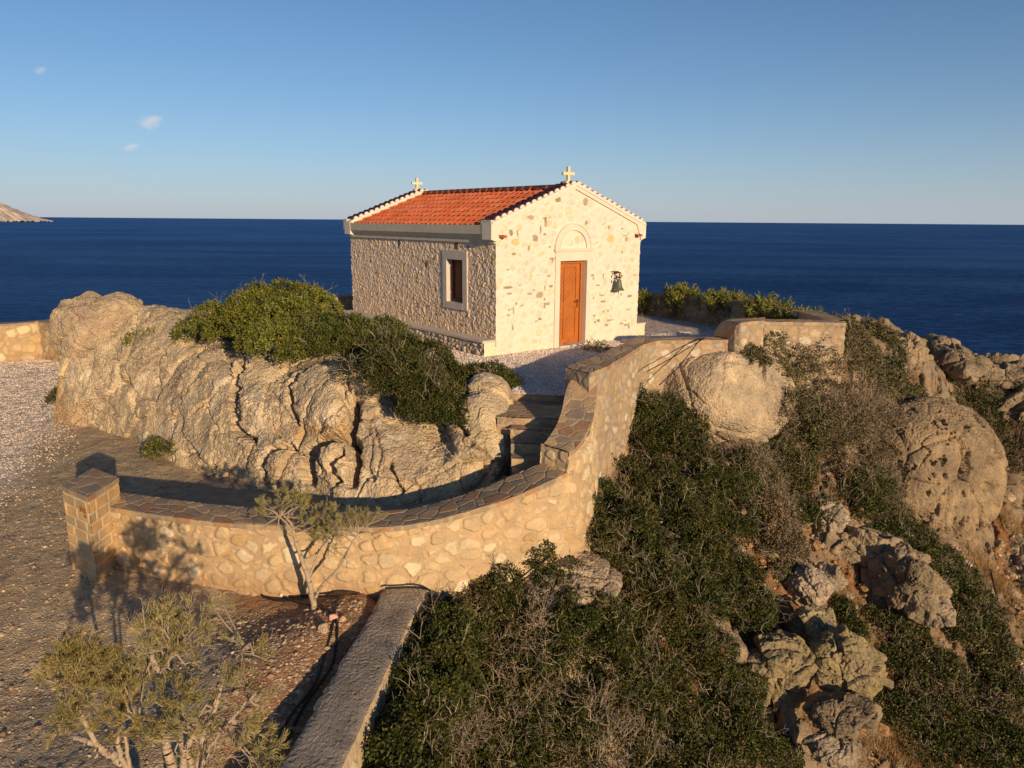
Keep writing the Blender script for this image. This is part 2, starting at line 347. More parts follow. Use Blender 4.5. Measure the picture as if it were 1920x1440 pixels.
# wind patches: calmer and rougher water differ in colour; ripple reflections are painted in too
t = nt.nodes.new('ShaderNodeTexNoise'); t.inputs['Scale'].default_value = .008; t.inputs['Detail'].default_value = 10; t.inputs['Roughness'].default_value = .62; t.inputs['Distortion'].default_value = .6; mp2 = nt.nodes.new('ShaderNodeMapping'); mp2.inputs['Scale'].default_value = (.42, 1.1, 1); mp2.inputs['Rotation'].default_value = (0, 0, -.15)
L(geo.outputs['Position'], mp2.inputs['Vector']); L(mp2.outputs[0], t.inputs['Vector'])
cr = nt.nodes.new('ShaderNodeMix'); cr.data_type = 'RGBA'; cr.inputs['A'].default_value = (.005, .014, .045, 1); cr.inputs['B'].default_value = (.034, .095, .19, 1)
mr = nt.nodes.new('ShaderNodeMapRange'); mr.inputs['From Min'].default_value = .38; mr.inputs['From Max'].default_value = .62; L(t.outputs['Fac'], mr.inputs['Value']); rp = nt.nodes.new('ShaderNodeTexNoise'); rp.inputs['Scale'].default_value = .8; rp.inputs['Detail'].default_value = 8; rp.inputs['Roughness'].default_value = .75; mp3 = nt.nodes.new('ShaderNodeMapping'); mp3.inputs['Scale'].default_value = (.35, 1.2, 1); L(geo.outputs['Position'], mp3.inputs['Vector']); L(mp3.outputs[0], rp.inputs['Vector'])
rr = nt.nodes.new('ShaderNodeMapRange'); rr.inputs['From Min'].default_value = .35; rr.inputs['From Max'].default_value = .65; rr.inputs['To Min'].default_value = -.8; rr.inputs['To Max'].default_value = .8; L(rp.outputs['Fac'], rr.inputs['Value']); ad = nt.nodes.new('ShaderNodeMath'); ad.operation = 'ADD'; ad.use_clamp = True; L(mr.outputs[0], ad.inputs[0]); L(rr.outputs[0], ad.inputs[1]); L(ad.outputs[0], cr.inputs['Factor'])
lw = nt.nodes.new('ShaderNodeLayerWeight'); fr = nt.nodes.new('ShaderNodeMapRange'); fr.inputs['From Min'].default_value = .93; fr.inputs['From Max'].default_value = 1.0; fr.inputs['To Min'].default_value = .16; fr.inputs['To Max'].default_value = .30; L(lw.outputs['Facing'], fr.inputs['Value']); L(fr.outputs[0], ms.inputs[0]); L(cr.outputs['Result'], b.inputs['Color'])
SEA = -17.0
ac = Acc(); xs = np.array([-90000, -20000, -3000, -400, 0, 400, 3000, 20000, 90000.]); ys = np.array([-3000, -200, 50, 400, 2000, 9000, 40000, 120000.])
A_, B_ = np.meshgrid(xs, ys, indexing='ij'); ac.grid(np.stack([A_, B_, np.full_like(A_, SEA)], -1), (0, 0, 0)); tag(ac.build('sea', m), kind='structure')

# ---------------------------------------------------------------- far headland
hx = np.linspace(-2900, -2035, 300); hy = np.linspace(2850, 3400, 110); HX, HY = np.meshgrid(hx, hy, indexing='ij')
u = (-2035 - HX); ridge = 100 * (1 - np.exp(-np.maximum(u, 0) / 118.)) + u * .05
prof = np.sin(np.clip((HY - 2850) / 550, 0, 1) * np.pi) ** .7
hn = np.stack([HX, HY, 0 * HX], -1)
HZ = SEA - 3 + ridge * prof * (1 + .22 * fbm(hn / 160, 5, ridge=True)) + 9 * fbm(hn / 45, 4, ridge=True)
col = mix(np.array([.66, .55, .46]), np.array([.50, .40, .32]), sst(-.3, .4, fbm(hn / 60, 4))); ac = Acc(); ac.grid(np.stack([HX, HY, HZ], -1), col)
tag(ac.build('headland', mat_col('distant_dry_rock', .03, .6, 6, .15, contrast_scale=.01)), kind='structure')

# ---------------------------------------------------------------- masonry textures (u along, v up, metres)
def rubble(u, v, cw=.3, ch=.2, seed=1, mortar=(.50, .36, .21), cols=((.60, .47, .28), (.65, .54, .34), (.54, .39, .21), (.68, .58, .39), (.58, .44, .26), (.55, .41, .24), (.50, .34, .17), (.62, .50, .31)), mw=.02, depth=.032, wv=.6, big=.8):
    w = np.stack([u * 3, v * 3, u * 0 + seed], -1); uu = u + .045 * pn(w) + .02 * pn(w * 4); vv = v + .04 * pn(w + 50) + .02 * pn(w * 4 + 9)
    e, a, b_, c = vor(uu, vv, cw, ch, seed, .95, wv, rnd=.56); rgh = fbm(w * 7, 3); s = sst(mw * .5, mw * .5 + .026, e + .010 * fbm(w * 6, 2))
    e2, a2, b2, c2 = vor(uu + .3, vv, cw * .42, ch * .42, seed + 40, .9, .3, rnd=.5); s2 = sst(.006, .018, e2) * (1 - sst(-.03, .0, e)) * (a2 > .35)
    h = s * (depth * (.35 + .8 * c) + .12 * np.clip(e, 0, .06)) + s2 * .010 + .005 * rgh + .006 * fbm(w * 2.2, 2)
    k = pal(a, cols) * (1 + .16 * rgh[..., None]) * (.92 + .16 * b_[..., None]); mo = np.array(mortar) * (1 + .12 * rgh[..., None]) * (1 + .10 * fbm(w * .8, 2)[..., None])
    return h, mix(mix(mo, pal(b2, cols), s2 * .6), k, s * (.5 + .5 * np.minimum(1, 1.6 * c)))
def crazy(u, v, cw=.3, ch=.22, seed=5, cols=((.41, .29, .175), (.34, .25, .165), (.46, .33, .19), (.38, .23, .13), (.31, .245, .175)), mortar=(.43, .33, .215), mw=.006):
    w = np.stack([u * 4, v * 4, u * 0 + seed], -1); e, a, b_, c = vor(u + .012 * pn(w), v + .012 * pn(w + 7), cw, ch, seed, .95, .3)
    s = sst(mw, mw + .01, e); g = fbm(w * np.array([2, 6, 1]), 3); return s * (.008 + .006 * c) + .003 * g, mix(np.array(mortar), pal(a, cols) * (1 + .2 * g[..., None]), s)

def masonry_wall(acc, capacc, st, ds=.014, foot=-.35, tex=None, batter=.05, capt=.055, over=.03, seed=1, ends=(True, True), inner_face=True, body=True, cap=True):
    """st rows: outer x, y, inner x, y, top z, outer foot z, inner foot z"""
    S, s = resample(st, ds / Q); O = S[:, 0:2]; I = S[:, 2:4]; zt = S[:, 4]; dO = O - I; dO /= np.linalg.norm(dO, axis=1)[:, None]
    tex = tex or rubble
    def face(E, out, zf, off):
        nz = max(4, int((np.max(zt - zf) - foot) / (ds / Q))); v = np.linspace(0, 1, nz)
        z = (zf + foot)[:, None] + (zt - capt - zf - foot)[:, None] * v; xy = E[:, None, :] + out[:, None, :] * (batter * (zt[:, None] - z))[..., None]
        P = np.concatenate([xy, z[..., None]], -1); h, c = tex(s[:, None] + 0 * z + off, z + 0 * s[:, None], seed=seed)
        # foot stain: splashed soil colours the lowest courses
        k = .5 * sst(.45, 0, z - zf[:, None] + .12 * fbm(P * 2, 2)); c = mix(c, np.array([.36, .20, .10]), k)
        acc.grid(P, c, h, nrm=np.concatenate([np.broadcast_to(out[:, None, :], xy.shape), 0 * z[..., None]], -1))
    if body:
        face(O, dO, S[:, 5], 0)
        if inner_face: face(I, -dO, S[:, 6], 40)
    w = np.linalg.norm(O - I, axis=1).max() + 2 * over; nw = max(4, int(w / (ds / Q))); t = np.linspace(0, 1, nw)
    Oo = O + dO * over; Io = I - dO * over
    if not cap: return
    xy = Oo[:, None] * (1 - t[None, :, None]) + Io[:, None] * t[None, :, None]
    P = np.concatenate([xy, np.broadcast_to(zt[:, None, None], xy.shape[:2] + (1,))], -1); h, c = crazy(s[:, None] + 0 * t, t[None] * w + 0 * s[:, None], seed=seed + 4)
    wob = .012 * fbm(P * 1.5, 2)
    capacc.grid(P, c, h + wob, nrm=(0, 0, 1))
    for E, side in ((Oo, 0), (Io, -1)):                       # lips of the coping slabs
        hh = (h + wob)[:, side]; z = np.stack([zt - capt - .01, zt + hh], 1); Pq = np.concatenate([np.broadcast_to(E[:, None], (len(E), 2, 2)), z[..., None]], -1)
        capacc.grid(Pq, np.stack([c[:, side]] * 2, 1))
    for k, do in ((0, ends[0]), (-1, ends[1])):
        if not do: continue
        zf = min(S[k, 5], S[k, 6]) + foot; nz = int((zt[k] + .0 - zf) / (ds / Q)); tt = np.linspace(-.0, 1, nw); zz = np.linspace(zf, zt[k] - .004, nz)
        dirn = (S[1, :2] - S[0, :2]) if k == 0 else (S[-1, :2] - S[-2, :2]); dirn = dirn / np.linalg.norm(dirn) * (-1 if k == 0 else 1)
        xy = Oo[k] * (1 - tt[:, None]) + Io[k] * tt[:, None]; P = np.concatenate([np.broadcast_to(xy[:, None], (nw, nz, 2)), np.broadcast_to(zz[None, :, None], (nw, nz, 1))], -1)
        h, c = tex(tt[:, None] * w + 0 * zz + 7, zz[None] + 0 * tt[:, None], seed=seed + 9); acc.grid(P, c, h * .5, nrm=(dirn[0], dirn[1], 0))

def at_z(rows):  # rows of (px, py, z) -> xy
    return np.array([atz(a, b_, c)[:2] for a, b_, c in rows])

# 1. the curved wall beside the path: low part, then the part that climbs with the steps
outer1 = at_z([(186, 946, -1.08), (280, 963, -1.05), (380, 976, -1.02), (505, 985, -1.0), (630, 988, -1.0), (742, 987, -.97), (838, 969, -.9), (922, 945, -.8), (990, 920, -.66), (1068, 883, -.5)])
inner1 = at_z([(223, 925, -1.08), (300, 936, -1.05), (390, 947, -1.02), (500, 957, -1.0), (625, 962, -1.0), (752, 959, -.97), (838, 940, -.9), (901, 919, -.8), (963, 893, -.66), (1021, 869, -.5)])
zt1 = [-1.08, -1.05, -1.02, -1.0, -1.0, -.97, -.9, -.8, -.66, -.5]; zo1 = [-2.02, -2.02, -2.03, -2.05, -2.05, -2.2, -2.6, -2.8, -2.6, -2.4]; zi1 = [-1.85, -1.8, -1.72, -1.65, -1.55, -1.45, -1.35, -1.25, -1.15, -1.05]
w1 = np.c_[catmull(np.c_[outer1, inner1, zt1, zo1, zi1], 90)]
def extend(w, d0, d1):
    a = w[0].copy(); t_ = (w[1, :4] - w[0, :4]); a[:4] -= t_ / (np.linalg.norm(t_[:2]) + 1e-9) * d0; b2 = w[-1].copy(); t_ = (w[-1, :4] - w[-2, :4]); b2[:4] += t_ / (np.linalg.norm(t_[:2]) + 1e-9) * d1
    return np.r_[[a], w, [b2]] if d0 and d1 else (np.r_[w, [b2]] if d1 else np.r_[[a], w])
wall1 = empty('curved_stone_wall', (outer1[4][0], outer1[4][1], -2.05), 'low curved rubble stone wall sweeping along the path with brown flagstone coping', 'stone wall')
am, cm = Acc(), Acc()
p_in2 = [(1021, 838, -.2), (1044, 806, -.05), (1057, 772, .1), (1063, 738, .28), (1072, 716, .4)]; p_out2 = [(1070, 848, -.2), (1100, 806, -.03), (1112, 764, .14), (1117, 728, .33), (1115, 711, .4)]
o2, i2 = at_z(p_out2), at_z(p_in2)
w2 = catmull(np.c_[o2, i2, [-.2, -.04, .12, .3, .42], [-2.0, -1.95, -1.95, -1.9, -1.9], [-.95, -.7, -.45, -.2, 0]], 60)
w12 = np.r_[w1, extend(w2, 0, .15)]; s12 = np.r_[0, np.cumsum(np.linalg.norm(np.diff((w12[:, :2] + w12[:, 2:4]) / 2, axis=0), axis=1))]
wg = np.exp(-.5 * ((s12[:, None] - s12[None]) / .16) ** 2) * np.gradient(s12)[None]; wg /= wg.sum(1, keepdims=True); sm = wg @ w12; em = sst(0, .35, np.minimum(s12, s12[-1] - s12))[:, None]
for c_ in (slice(0, 4), slice(5, 7)): w12[:, c_] = w12[:, c_] * (1 - em) + sm[:, c_] * em
w12[90, :4] = w12[89, :4] + (w12[91, :4] - w12[89, :4]) * .1        # one continuous face; only its top steps up
masonry_wall(am, cm, extend(w12[:90], 0, .10), ends=(True, False), seed=1, body=False)
masonry_wall(am, cm, w12[90:], seed=2, ends=(True, True), body=False)
masonry_wall(am, cm, w12, seed=1, cap=False)
am.build('masonry', M['masonry'], wall1); cm.build('coping', M['flag'], wall1)

# 2. square end pillar of big squared stones
pc0 = atz(165, 931.7, -.72)[:2]; pr = atz(219, 897, -.72)[:2]; pl = atz(119, 912, -.72)[:2]
e_r = pr - pc0; Lr = np.linalg.norm(e_r); e_r /= Lr; e_l = pl - pc0; Ll = np.linalg.norm(e_l); e_l /= Ll
pil = empty('stone_pillar', (pc0[0], pc0[1], -2.05), 'square pillar of brown squared stones ending the curved wall, scratched marks on its front', 'pillar')
def blocks(u, v, ch=.155, cw=.3, seed=3):
    j = np.floor(v / ch); uo = u + hsh(j, j, seed) * cw; wd = cw * (.8 + .5 * hsh(j, j, seed + 1)); i = np.floor(uo / wd)
    fu = uo - i * wd; fv = v - j * ch; e = np.minimum(np.minimum(fu, wd - fu), np.minimum(fv, ch - fv)); s = sst(.009, .018, e); w = np.stack([u * 9, v * 9, u * 0], -1); g = fbm(w, 3)
    return s * .012 + .004 * g, mix(np.array([.62, .49, .32]), pal(hsh(i, j, seed + 2), [(.56, .39, .20), (.47, .34, .18), (.58, .37, .17), (.44, .34, .20), (.52, .39, .23)]) * (1 + .15 * g[..., None]), s)
am = Acc(); ztp = -.72; zfp = -2.5; d = .012 / Q
low = .16   # the outer half of the pillar top is one course lower
for (s0, ee, LL, nn) in ((pc0, e_r, Lr, None), (pc0, e_l, Ll, None), (pc0 + e_l * Ll, e_r, Lr, None), (pc0 + e_r * Lr, e_l, Ll, None)):
    k = int(LL / d); t = np.linspace(-.018, LL + .018, k); zz = np.linspace(zfp, ztp - .04, int((ztp - .04 - zfp) / d)); xy = s0 + ee * t[:, None]
    P = np.concatenate([np.broadcast_to(xy[:, None], (k, len(zz), 2)), np.broadcast_to(zz[None, :, None], (k, len(zz), 1))], -1)
    cen = pc0 + e_r * Lr / 2 + e_l * Ll / 2; n_ = np.array([-ee[1], ee[0]]); n_ = n_ if n_ @ (s0 + ee * LL / 2 - cen) > 0 else -n_
    h, c = blocks(t[:, None] + 0 * zz + (3 if ee is e_l else 0), zz[None] + 0 * t[:, None] + .04, seed=3); am.grid(P, c, h, nrm=(n_[0], n_[1], 0))
am.build('shaft', M['flag'], pil)
am = Acc(); k1 = int((Lr + .06) / d); k2 = int((Ll + .06) / d); a_ = np.linspace(-.03, Lr + .03, k1); b_ = np.linspace(-.03, Ll + .03, k2)
xy = pc0 + e_r * a_[:, None, None] + e_l * b_[None, :, None]; h, c = crazy(a_[:, None] + 0 * b_, b_[None] + 0 * a_[:, None], .34, .3, 8); P = np.concatenate([xy, np.full(xy.shape[:2] + (1,), ztp)], -1)
am.grid(P, c, h, nrm=(0, 0, 1))
for idx in ((0, slice(None)), (-1, slice(None)), (slice(None), 0), (slice(None), -1)):
    E_ = P[idx]; hh = h[idx]; am.grid(np.stack([E_ - [0, 0, .06], E_ + np.c_[0 * hh, 0 * hh, hh]], 1), np.stack([c[idx]] * 2, 1))
am.build('cap_slab', M['flag'], pil)

def text_mesh(s, size, origin, ex, ez, mat, parent, name, depth=.004, ljit=0):
    cu = bpy.data.curves.new(name, 'FONT'); cu.body = s; cu.size = size; cu.extrude = depth; cu.align_x = 'CENTER'
    o = bpy.data.objects.new(name, cu); scn.collection.objects.link(o)
    dg = bpy.context.evaluated_depsgraph_get(); me = bpy.data.meshes.new_from_object(o.evaluated_get(dg)); bpy.data.objects.remove(o)
    ex = Vector(ex).normalized(); ez = Vector(ez).normalized(); ny = ex.cross(ez)
    me.transform(Matrix(((ex[0], ez[0], ny[0], origin[0]), (ex[1], ez[1], ny[1], origin[1]), (ex[2], ez[2], ny[2], origin[2]), (0, 0, 0, 1))))
    me.materials.clear(); me.materials.append(mat); return link(name, me, parent)
# left (front) face of the pillar carries the scratched marks
nl = np.array([e_l[1], -e_l[0]]); nl = nl if nl @ (-e_r) > 0 else -nl
pm = pc0 + e_l * .17 + nl * .014
text_mesh('IN8', .13, (pm[0], pm[1], -.99), (-e_l[0], -e_l[1], 0), (0, 0, 1), M['ink'], pil, 'inscription')
pm = pc0 + e_l * .12 + nl * .014
text_mesh('88', .08, (pm[0], pm[1], -1.06), (-e_l[0], -e_l[1], 0), (0, 0, 1), M['ink'], pil, 'inscription')

# 3. the parapet round the chapel yard
zp = .6
i3 = at_z([(1063, 690, zp), (1092, 678, zp), (1117, 670, zp), (1150, 655, zp), (1180, 642, zp), (1215, 635, zp), (1260, 634, zp), (1340, 633, zp)])
o3 = at_z([(1103, 700, zp), (1135, 688, zp), (1155, 676, zp), (1182, 660, zp), (1206, 646, zp), (1235, 639, zp), (1270, 638.3, zp), (1362, 637.6, zp)])
w3 = catmull(np.c_[o3, i3, [zp] * 8, [-1.6, -1.6, -1.5, -1.4, -1.2, -1.0, -.9, -.9], [0] * 8], 80)
par = empty('yard_parapet', (o3[3][0], o3[3][1], -1.4), 'rubble stone parapet with grey coping, stepping up around the gravel yard right of the chapel', 'stone parapet')
am, cm = Acc(), Acc(); muted = dict(cols=((.47, .38, .25), (.52, .43, .29), (.42, .31, .19), (.60, .52, .38), (.40, .35, .29), (.46, .33, .2)), mortar=(.38, .285, .185))
texm = lambda u, v, seed=1: rubble(u, v, .3, .2, seed, mw=.03, depth=.018, **muted)
masonry_wall(am, cm, extend(w3, 0, .1), seed=11, tex=texm, ends=(True, True), ds=.018)
z4 = [.62, .84, .95, 1.0, 1.0]
i4 = np.array([atz(1338, 632, .6)[:2], atz(1348, 612, .84)[:2], atz(1357, 603, .95)[:2], atz(1372, 599, 1.)[:2], atz(1425, 596.5, 1.)[:2]])
o4 = np.array([atz(1362, 637, .6)[:2], atz(1374, 618, .84)[:2], atz(1381, 609, .95)[:2], atz(1395, 605, 1.)[:2], atz(1428, 602, 1.)[:2]])
w4 = catmull(np.c_[o4, i4, z4, [-.9] * 5, [0] * 5], 50); masonry_wall(am, cm, extend(w4, 0, .1), seed=12, tex=texm, ds=.018)
o5 = at_z([(1428, 604, .93), (1480, 604.5, .92), (1530, 605, .91), (1586, 606, .9)]); i5 = o5 + np.array([-.03, .42])
w5 = np.c_[o5, i5, [.93, .92, .91, .9], [-.9, -.9, -.9, -.9], [0] * 4]; masonry_wall(am, cm, w5, seed=13, tex=texm, ds=.018)
rp = [(1583, 602, .9), (1572, 597, .9), (1540, 587, .86), (1500, 580, .84), (1462, 574, .82), (1400, 564, .8), (1340, 558, .78), (1299, 554.5, .75), (1256, 551, .72), (1196, 547.5, .7), (1120, 545, .7)]
o6 = at_z(rp); o6 = np.r_[o6, [[-1.5, 26.6], [-4.5, 25.6], [-6.2, 23.6]]]; nrm_ = np.gradient(o6, axis=0); nrm_ /= np.linalg.norm(nrm_, axis=1)[:, None]; i6 = o6 + np.c_[-nrm_[:, 1], nrm_[:, 0]] * .4
z6 = [r[2] for r in rp] + [.7, .66, .6]
w6 = catmull(np.c_[o6, i6, z6, [-1.2] * 14, [0] * 14], 90); masonry_wall(am, cm, w6, seed=14, tex=texm, ds=.035)
am.build('masonry', M['masonry'], par); cm.build('coping', M['flag'], par)

# 4. the wall far left that borders the lower yard towards the sea
rw = [(-260, 623, -.62), (-90, 613, -.62), (0, 606, -.62), (78, 601, -.62), (135, 595, -.62), (200, 590, -.62), (262, 586, -.6), (330, 580, -.6), (400, 577, -.6)]
o7 = at_z(rw); i7 = o7 + np.array([.05, -.5]); i7, o7 = i7, o7
lw = empty('yard_boundary_wall', (o7[2][0], o7[2][1], -2), 'long pale rubble wall between the lower yard and the sea', 'stone wall')
am, cm = Acc(), Acc(); texl = lambda u, v, seed=1: rubble(u, v, .5, .3, seed, mw=.03, depth=.05, mortar=(.42, .30, .17))
masonry_wall(am, cm, np.c_[i7, o7, [-.62] * 9, [-2.0] * 9, [-3.0] * 9], seed=21, tex=texl, ds=.03, ends=(False, False))
s0 = atz(80, 603, -.62)[:2]; s1 = atz(126, 612, -.62)[:2]
am2 = np.c_[np.array([s0, s1]) + [-.25, 0], np.array([s0, s1]) + [.5, .1], [-.6, -.6], [-2.0, -2.0], [-2.0, -2.0]]; masonry_wall(am, cm, am2, seed=22, tex=texl, ds=.035)
am.build('masonry', M['masonry'], lw); cm.build('coping', M['flag'], lw)

# ---------------------------------------------------------------- chapel yard of pale gravel, path and steps
ypoly = list(map(tuple, i3 + np.array([-.1, .0]))) + list(map(tuple, i4[1:])) + list(map(tuple, i5)) + list(map(tuple, o6[1:] )) + [(-7.5, 22.5), (-7.2, 19.5), (-5.5, 17.5), (-3.5, 15.8), (-2.0, 14.9), (-.9, 14.0), (-.35, 13.6), (-.05, 13.04), (1.05, 12.88)]
ypoly = [(float(a), float(b_)) for a, b_ in ypoly]
yx = spaced(-8, 11, -2.2, 4.6, .03 / Q, 1.04); yy = spaced(12.5, 28, 12.9, 19, .03 / Q, 1.04); X, Y = np.meshgrid(yx, yy, indexing='ij')
n3 = np.stack([X, Y, 0 * X], -1); e1, q1, q2, q3 = vor(X, Y, .045, .045, 31); Z = .012 * fbm(n3 * 1.5, 3) + .022 * sst(0, .02, e1) * q1
col = pal(q2, [(.74, .63, .56), (.66, .56, .49), (.80, .71, .63), (.62, .54, .47), (.70, .58, .49)]) * (1 + .12 * fbm(n3 * 2, 3)[..., None])
ac = Acc(); ac.grid(np.stack([X, Y, Z], -1), col, mask=inpoly(X, Y, ypoly)); tag(ac.build('gravel_yard', M['gravel']), kind='structure')
# paved path inside the curved wall
pin = np.array([(w1[k, 2], w1[k, 3]) for k in np.linspace(0, 89, 12).astype(int)]); zin = np.interp(np.linspace(0, 89, 12), np.linspace(0, 89, 90), w1[:, 6])
pbk = np.array([(-6.5, 14.0), (-5.6, 13.8), (-4.7, 13.4), (-3.9, 13.0), (-3.2, 12.6), (-2.6, 12.2), (-2.0, 12.0), (-1.5, 11.9), (-1.0, 11.9), (-.5, 11.9), (-.2, 11.8), (0, 11.5)])
S = catmull(np.c_[pin, pbk, zin], 260); t = np.linspace(-.05, 1, 120); xy = S[:, None, 0:2] * (1 - t[None, :, None]) + S[:, None, 2:4] * t[None, :, None]
Z = np.broadcast_to(S[:, 4:5], xy.shape[:2]) + .03; edge = sst(0, .12, np.linspace(0, 1, 260))[:, None]; Z = Z - (1 - edge) * .2
h, c = crazy(xy[..., 0], xy[..., 1], .32, .26, 44, mortar=(.42, .35, .26)); g_ = fbm(np.concatenate([xy, 0 * Z[..., None]], -1) * 2, 3)
fade = sst(.0, .35, np.linspace(0, 1, 260))[:, None] * np.ones_like(Z); c = mix(np.array([.30, .24, .17]) * (1 + .2 * g_[..., None]), c, fade); ac = Acc(); ac.grid(np.concatenate([xy, Z[..., None]], -1), c, h + .01 * g_ * (1 - fade), nrm=(0, 0, 1))
tag(ac.build('path', M['flag']), kind='structure')
# steps
stp = empty('stone_steps', (.5, 12, -.9), 'flight of dark flagstone steps climbing to the chapel yard', 'steps')
edges = [(13.02, 0.0), (11.80, -.12), (11.53, -.24), (11.28, -.40), (11.02, -.56), (10.75, -.72), (10.45, -.88)]
for k, (ye, z) in enumerate(edges):
    yn = ye; yf = (edges[k - 1][0] if k else 13.5) + .03; ac = Acc(); xl, xr = .0 + .01 * k, 1.15 - .1 * k
    if k >= 3: xr = .9 - .12 * (k - 2)
    xs_ = np.linspace(xl - (.25 if k < 2 else .04), xr, 110); ys_ = np.linspace(yn, yf, max(6, int((yf - yn) / .014))); A_, B_ = np.meshgrid(xs_, ys_, indexing='ij')
    tilt = -.10 * (A_ - .5)                                     # step edges run slightly askew
    h, c = crazy(A_, B_, .28, .2, 60 + k); ac.grid(np.stack([A_, B_ + tilt, z + .0 * A_], -1), c, h, nrm=(0, 0, 1))
    zz = np.linspace(z - .3, z, 22); A2, Z2 = np.meshgrid(xs_, zz, indexing='ij'); h, c = crazy(A2, Z2, .22, .17, 80 + k, mw=.01)
    ac.grid(np.stack([A2, 0 * A2 + yn - .10 * (A2 - .5), Z2], -1), c, h, nrm=(0, -1, 0)); ac.build('step', M['flag'], stp)

# ---------------------------------------------------------------- chapel
CA = np.array([-.385, 16.894, 0.0]); TH = math.radians(38.57)
CE = np.array([math.cos(TH), math.sin(TH), 0]); CN = np.array([-math.sin(TH), math.cos(TH), 0]); CW, CL = 4.73, 7.07
def ch(u, n, z):
    u, n, z = np.broadcast_arrays(np.asarray(u, float), np.asarray(n, float), np.asarray(z, float)); return CA + u[..., None] * CE + n[..., None] * CN + z[..., None] * np.array([0, 0, 1.])
EAVE, RIDGE = 2.98, 3.86
chap = empty('chapel', tuple(CA), 'small pale stone chapel with red tiled gable roof and orange wooden door', 'chapel')
def bx(bm, u0, u1, n0, n1, z0, z1):
    vs = [bm.verts.new(ch(u, n, z)) for z in (z0, z1) for u, n in ((u0, n0), (u1, n0), (u1, n1), (u0, n1))]
    for f in ((3, 2, 1, 0), (4, 5, 6, 7), (0, 1, 5, 4), (1, 2, 6, 5), (2, 3, 7, 6), (3, 0, 4, 7)): bm.faces.new([vs[i] for i in f])
def prism(bm, pts, n0, n1):          # outline in (u, z) pushed from n0 to n1
    a = [bm.verts.new(ch(u, n0, z)) for u, z in pts]; b = [bm.verts.new(ch(u, n1, z)) for u, z in pts]
    bm.faces.new(a[::-1]); bm.faces.new(b)
    for i in range(len(a)): j = (i + 1) % len(a); bm.faces.new((a[i], a[j], b[j], b[i]))
def roofz(u, off=0): return RIDGE - abs(u - CW / 2) * (RIDGE - EAVE) / (CW / 2) + off

# facade: pale stones flush with pale mortar, scattered dark chips and a few dark stones
d = .0125 / Q; uu, zz = np.meshgrid(np.arange(0, CW + d, d), np.arange(-.12, 4.0, d), indexing='ij')
w = np.stack([uu * 3, zz * 3, 0 * uu + 4], -1); u2 = uu + .03 * pn(w) + .012 * pn(w * 4); v2 = zz + .025 * pn(w + 40) + .012 * pn(w * 4 + 20)
e, a, b_, c = vor(u2, v2, .22, .17, 101, .9, .6, rnd=.6); s = sst(.008, .04, e)
stone = pal(a, [(.80, .67, .44), (.76, .66, .48), (.82, .71, .50), (.80, .64, .36), (.79, .70, .53), (.75, .63, .40), (.68, .58, .42), (.83, .74, .56), (.78, .60, .30), (.70, .60, .40), (.80, .72, .56)])
stone = stone * np.array([.90, .88, .98]); col = mix(np.array([.74, .655, .53]), stone, s * (.42 + .5 * c)) * (1 + .07 * fbm(w * 5, 3)[..., None])
h = s * (.006 + .010 * b_) + .004 * fbm(w * 6, 3)
# low part stays paler and smoother
col = mix(col, np.array([.74, .65, .51]), sst(1.6, .2, zz) * .35)
for k in range(85):                                            # thin slate chips set in the joints
    cu_, cz_ = rng.uniform(.12, 4.65), rng.uniform(.25, 3.35) if k % 3 else rng.uniform(.3, 1.7)
    if 1.72 < cu_ < 3.06 and cz_ < 2.5 or cz_ > roofz(cu_, -.35): continue
    if 1.7 < cu_ < 3.0 and cz_ < 3.02: continue
    L_, H_ = rng.uniform(.02, .085), rng.uniform(.012, .034)
    if rng.random() < .3: L_, H_ = H_, L_
    m_ = sst(1.15, .85, np.maximum(abs(uu - cu_) / L_, abs(zz - cz_) / H_) + .25 * pn(w * 12)); cc = np.array([.30, .25, .17]) * rng.uniform(.75, 1.3)
    col = mix(col, cc, m_ * .9); h = h + .004 * m_
for cu_, cz_, L_, H_ in [(.42, 2.78, .05, .07), (.55, 2.57, .11, .07), (1.82, 3.55, .09, .08), (2.72, 3.50, .075, .09), (1.0, 3.12, .10, .05), (1.15, 2.65, .09, .08), (1.3, 1.33, .09, .08), (4.2, 2.6, .06, .05), (.95, 2.42, .04, .06), (1.3, 2.85, .03, .09), (3.02, 1.72, .06, .03),
                         (2.75, 3.0, .03, .06), (3.55, 2.9, .03, .05), (1.45, 2.95, .03, .05), (.35, 1.55, .13, .03), (3.62, 2.62, .11, .10)]:
    m_ = sst(1.2, .9, np.hypot((uu - cu_) / L_, (zz - cz_) / H_) + .3 * pn(w * 4 + 3)); cc = np.array([.36, .28, .18]) * rng.uniform(.85, 1.25) if L_ < .11 or cz_ < 2 else np.array([.66, .50, .22])
    col = mix(col, cc, m_); h = h + .005 * m_
mask = (zz < np.vectorize(lambda q: roofz(q, .02))(uu)) & ~((uu > 1.9) & (uu < 2.83) & (zz < 2.12))
ac = Acc(); ac.grid(ch(uu, 0, zz), col, h, mask=mask, nrm=-CN)
# right and rear walls
for fn_, L_ in ((lambda a_, b2: ch(CW, a_, b2), CL), (lambda a_, b2: ch(CW - a_, CL, b2), CW)):
    A_, B_ = np.meshgrid(np.arange(0, L_ + .02, .035), np.arange(-.12, 3.9, .035), indexing='ij'); P = fn_(A_, B_); hh, cc = rubble(A_, B_, .2, .16, 140, mortar=(.62, .5, .36)); mk = B_ < 2.9
    if L_ == CW: mk = B_ < np.vectorize(lambda q: roofz(q, .02))(CW - A_)
    ac.grid(P, cc, hh * .7, mask=mk)
ac.build('front_wall', M['facade'], chap)
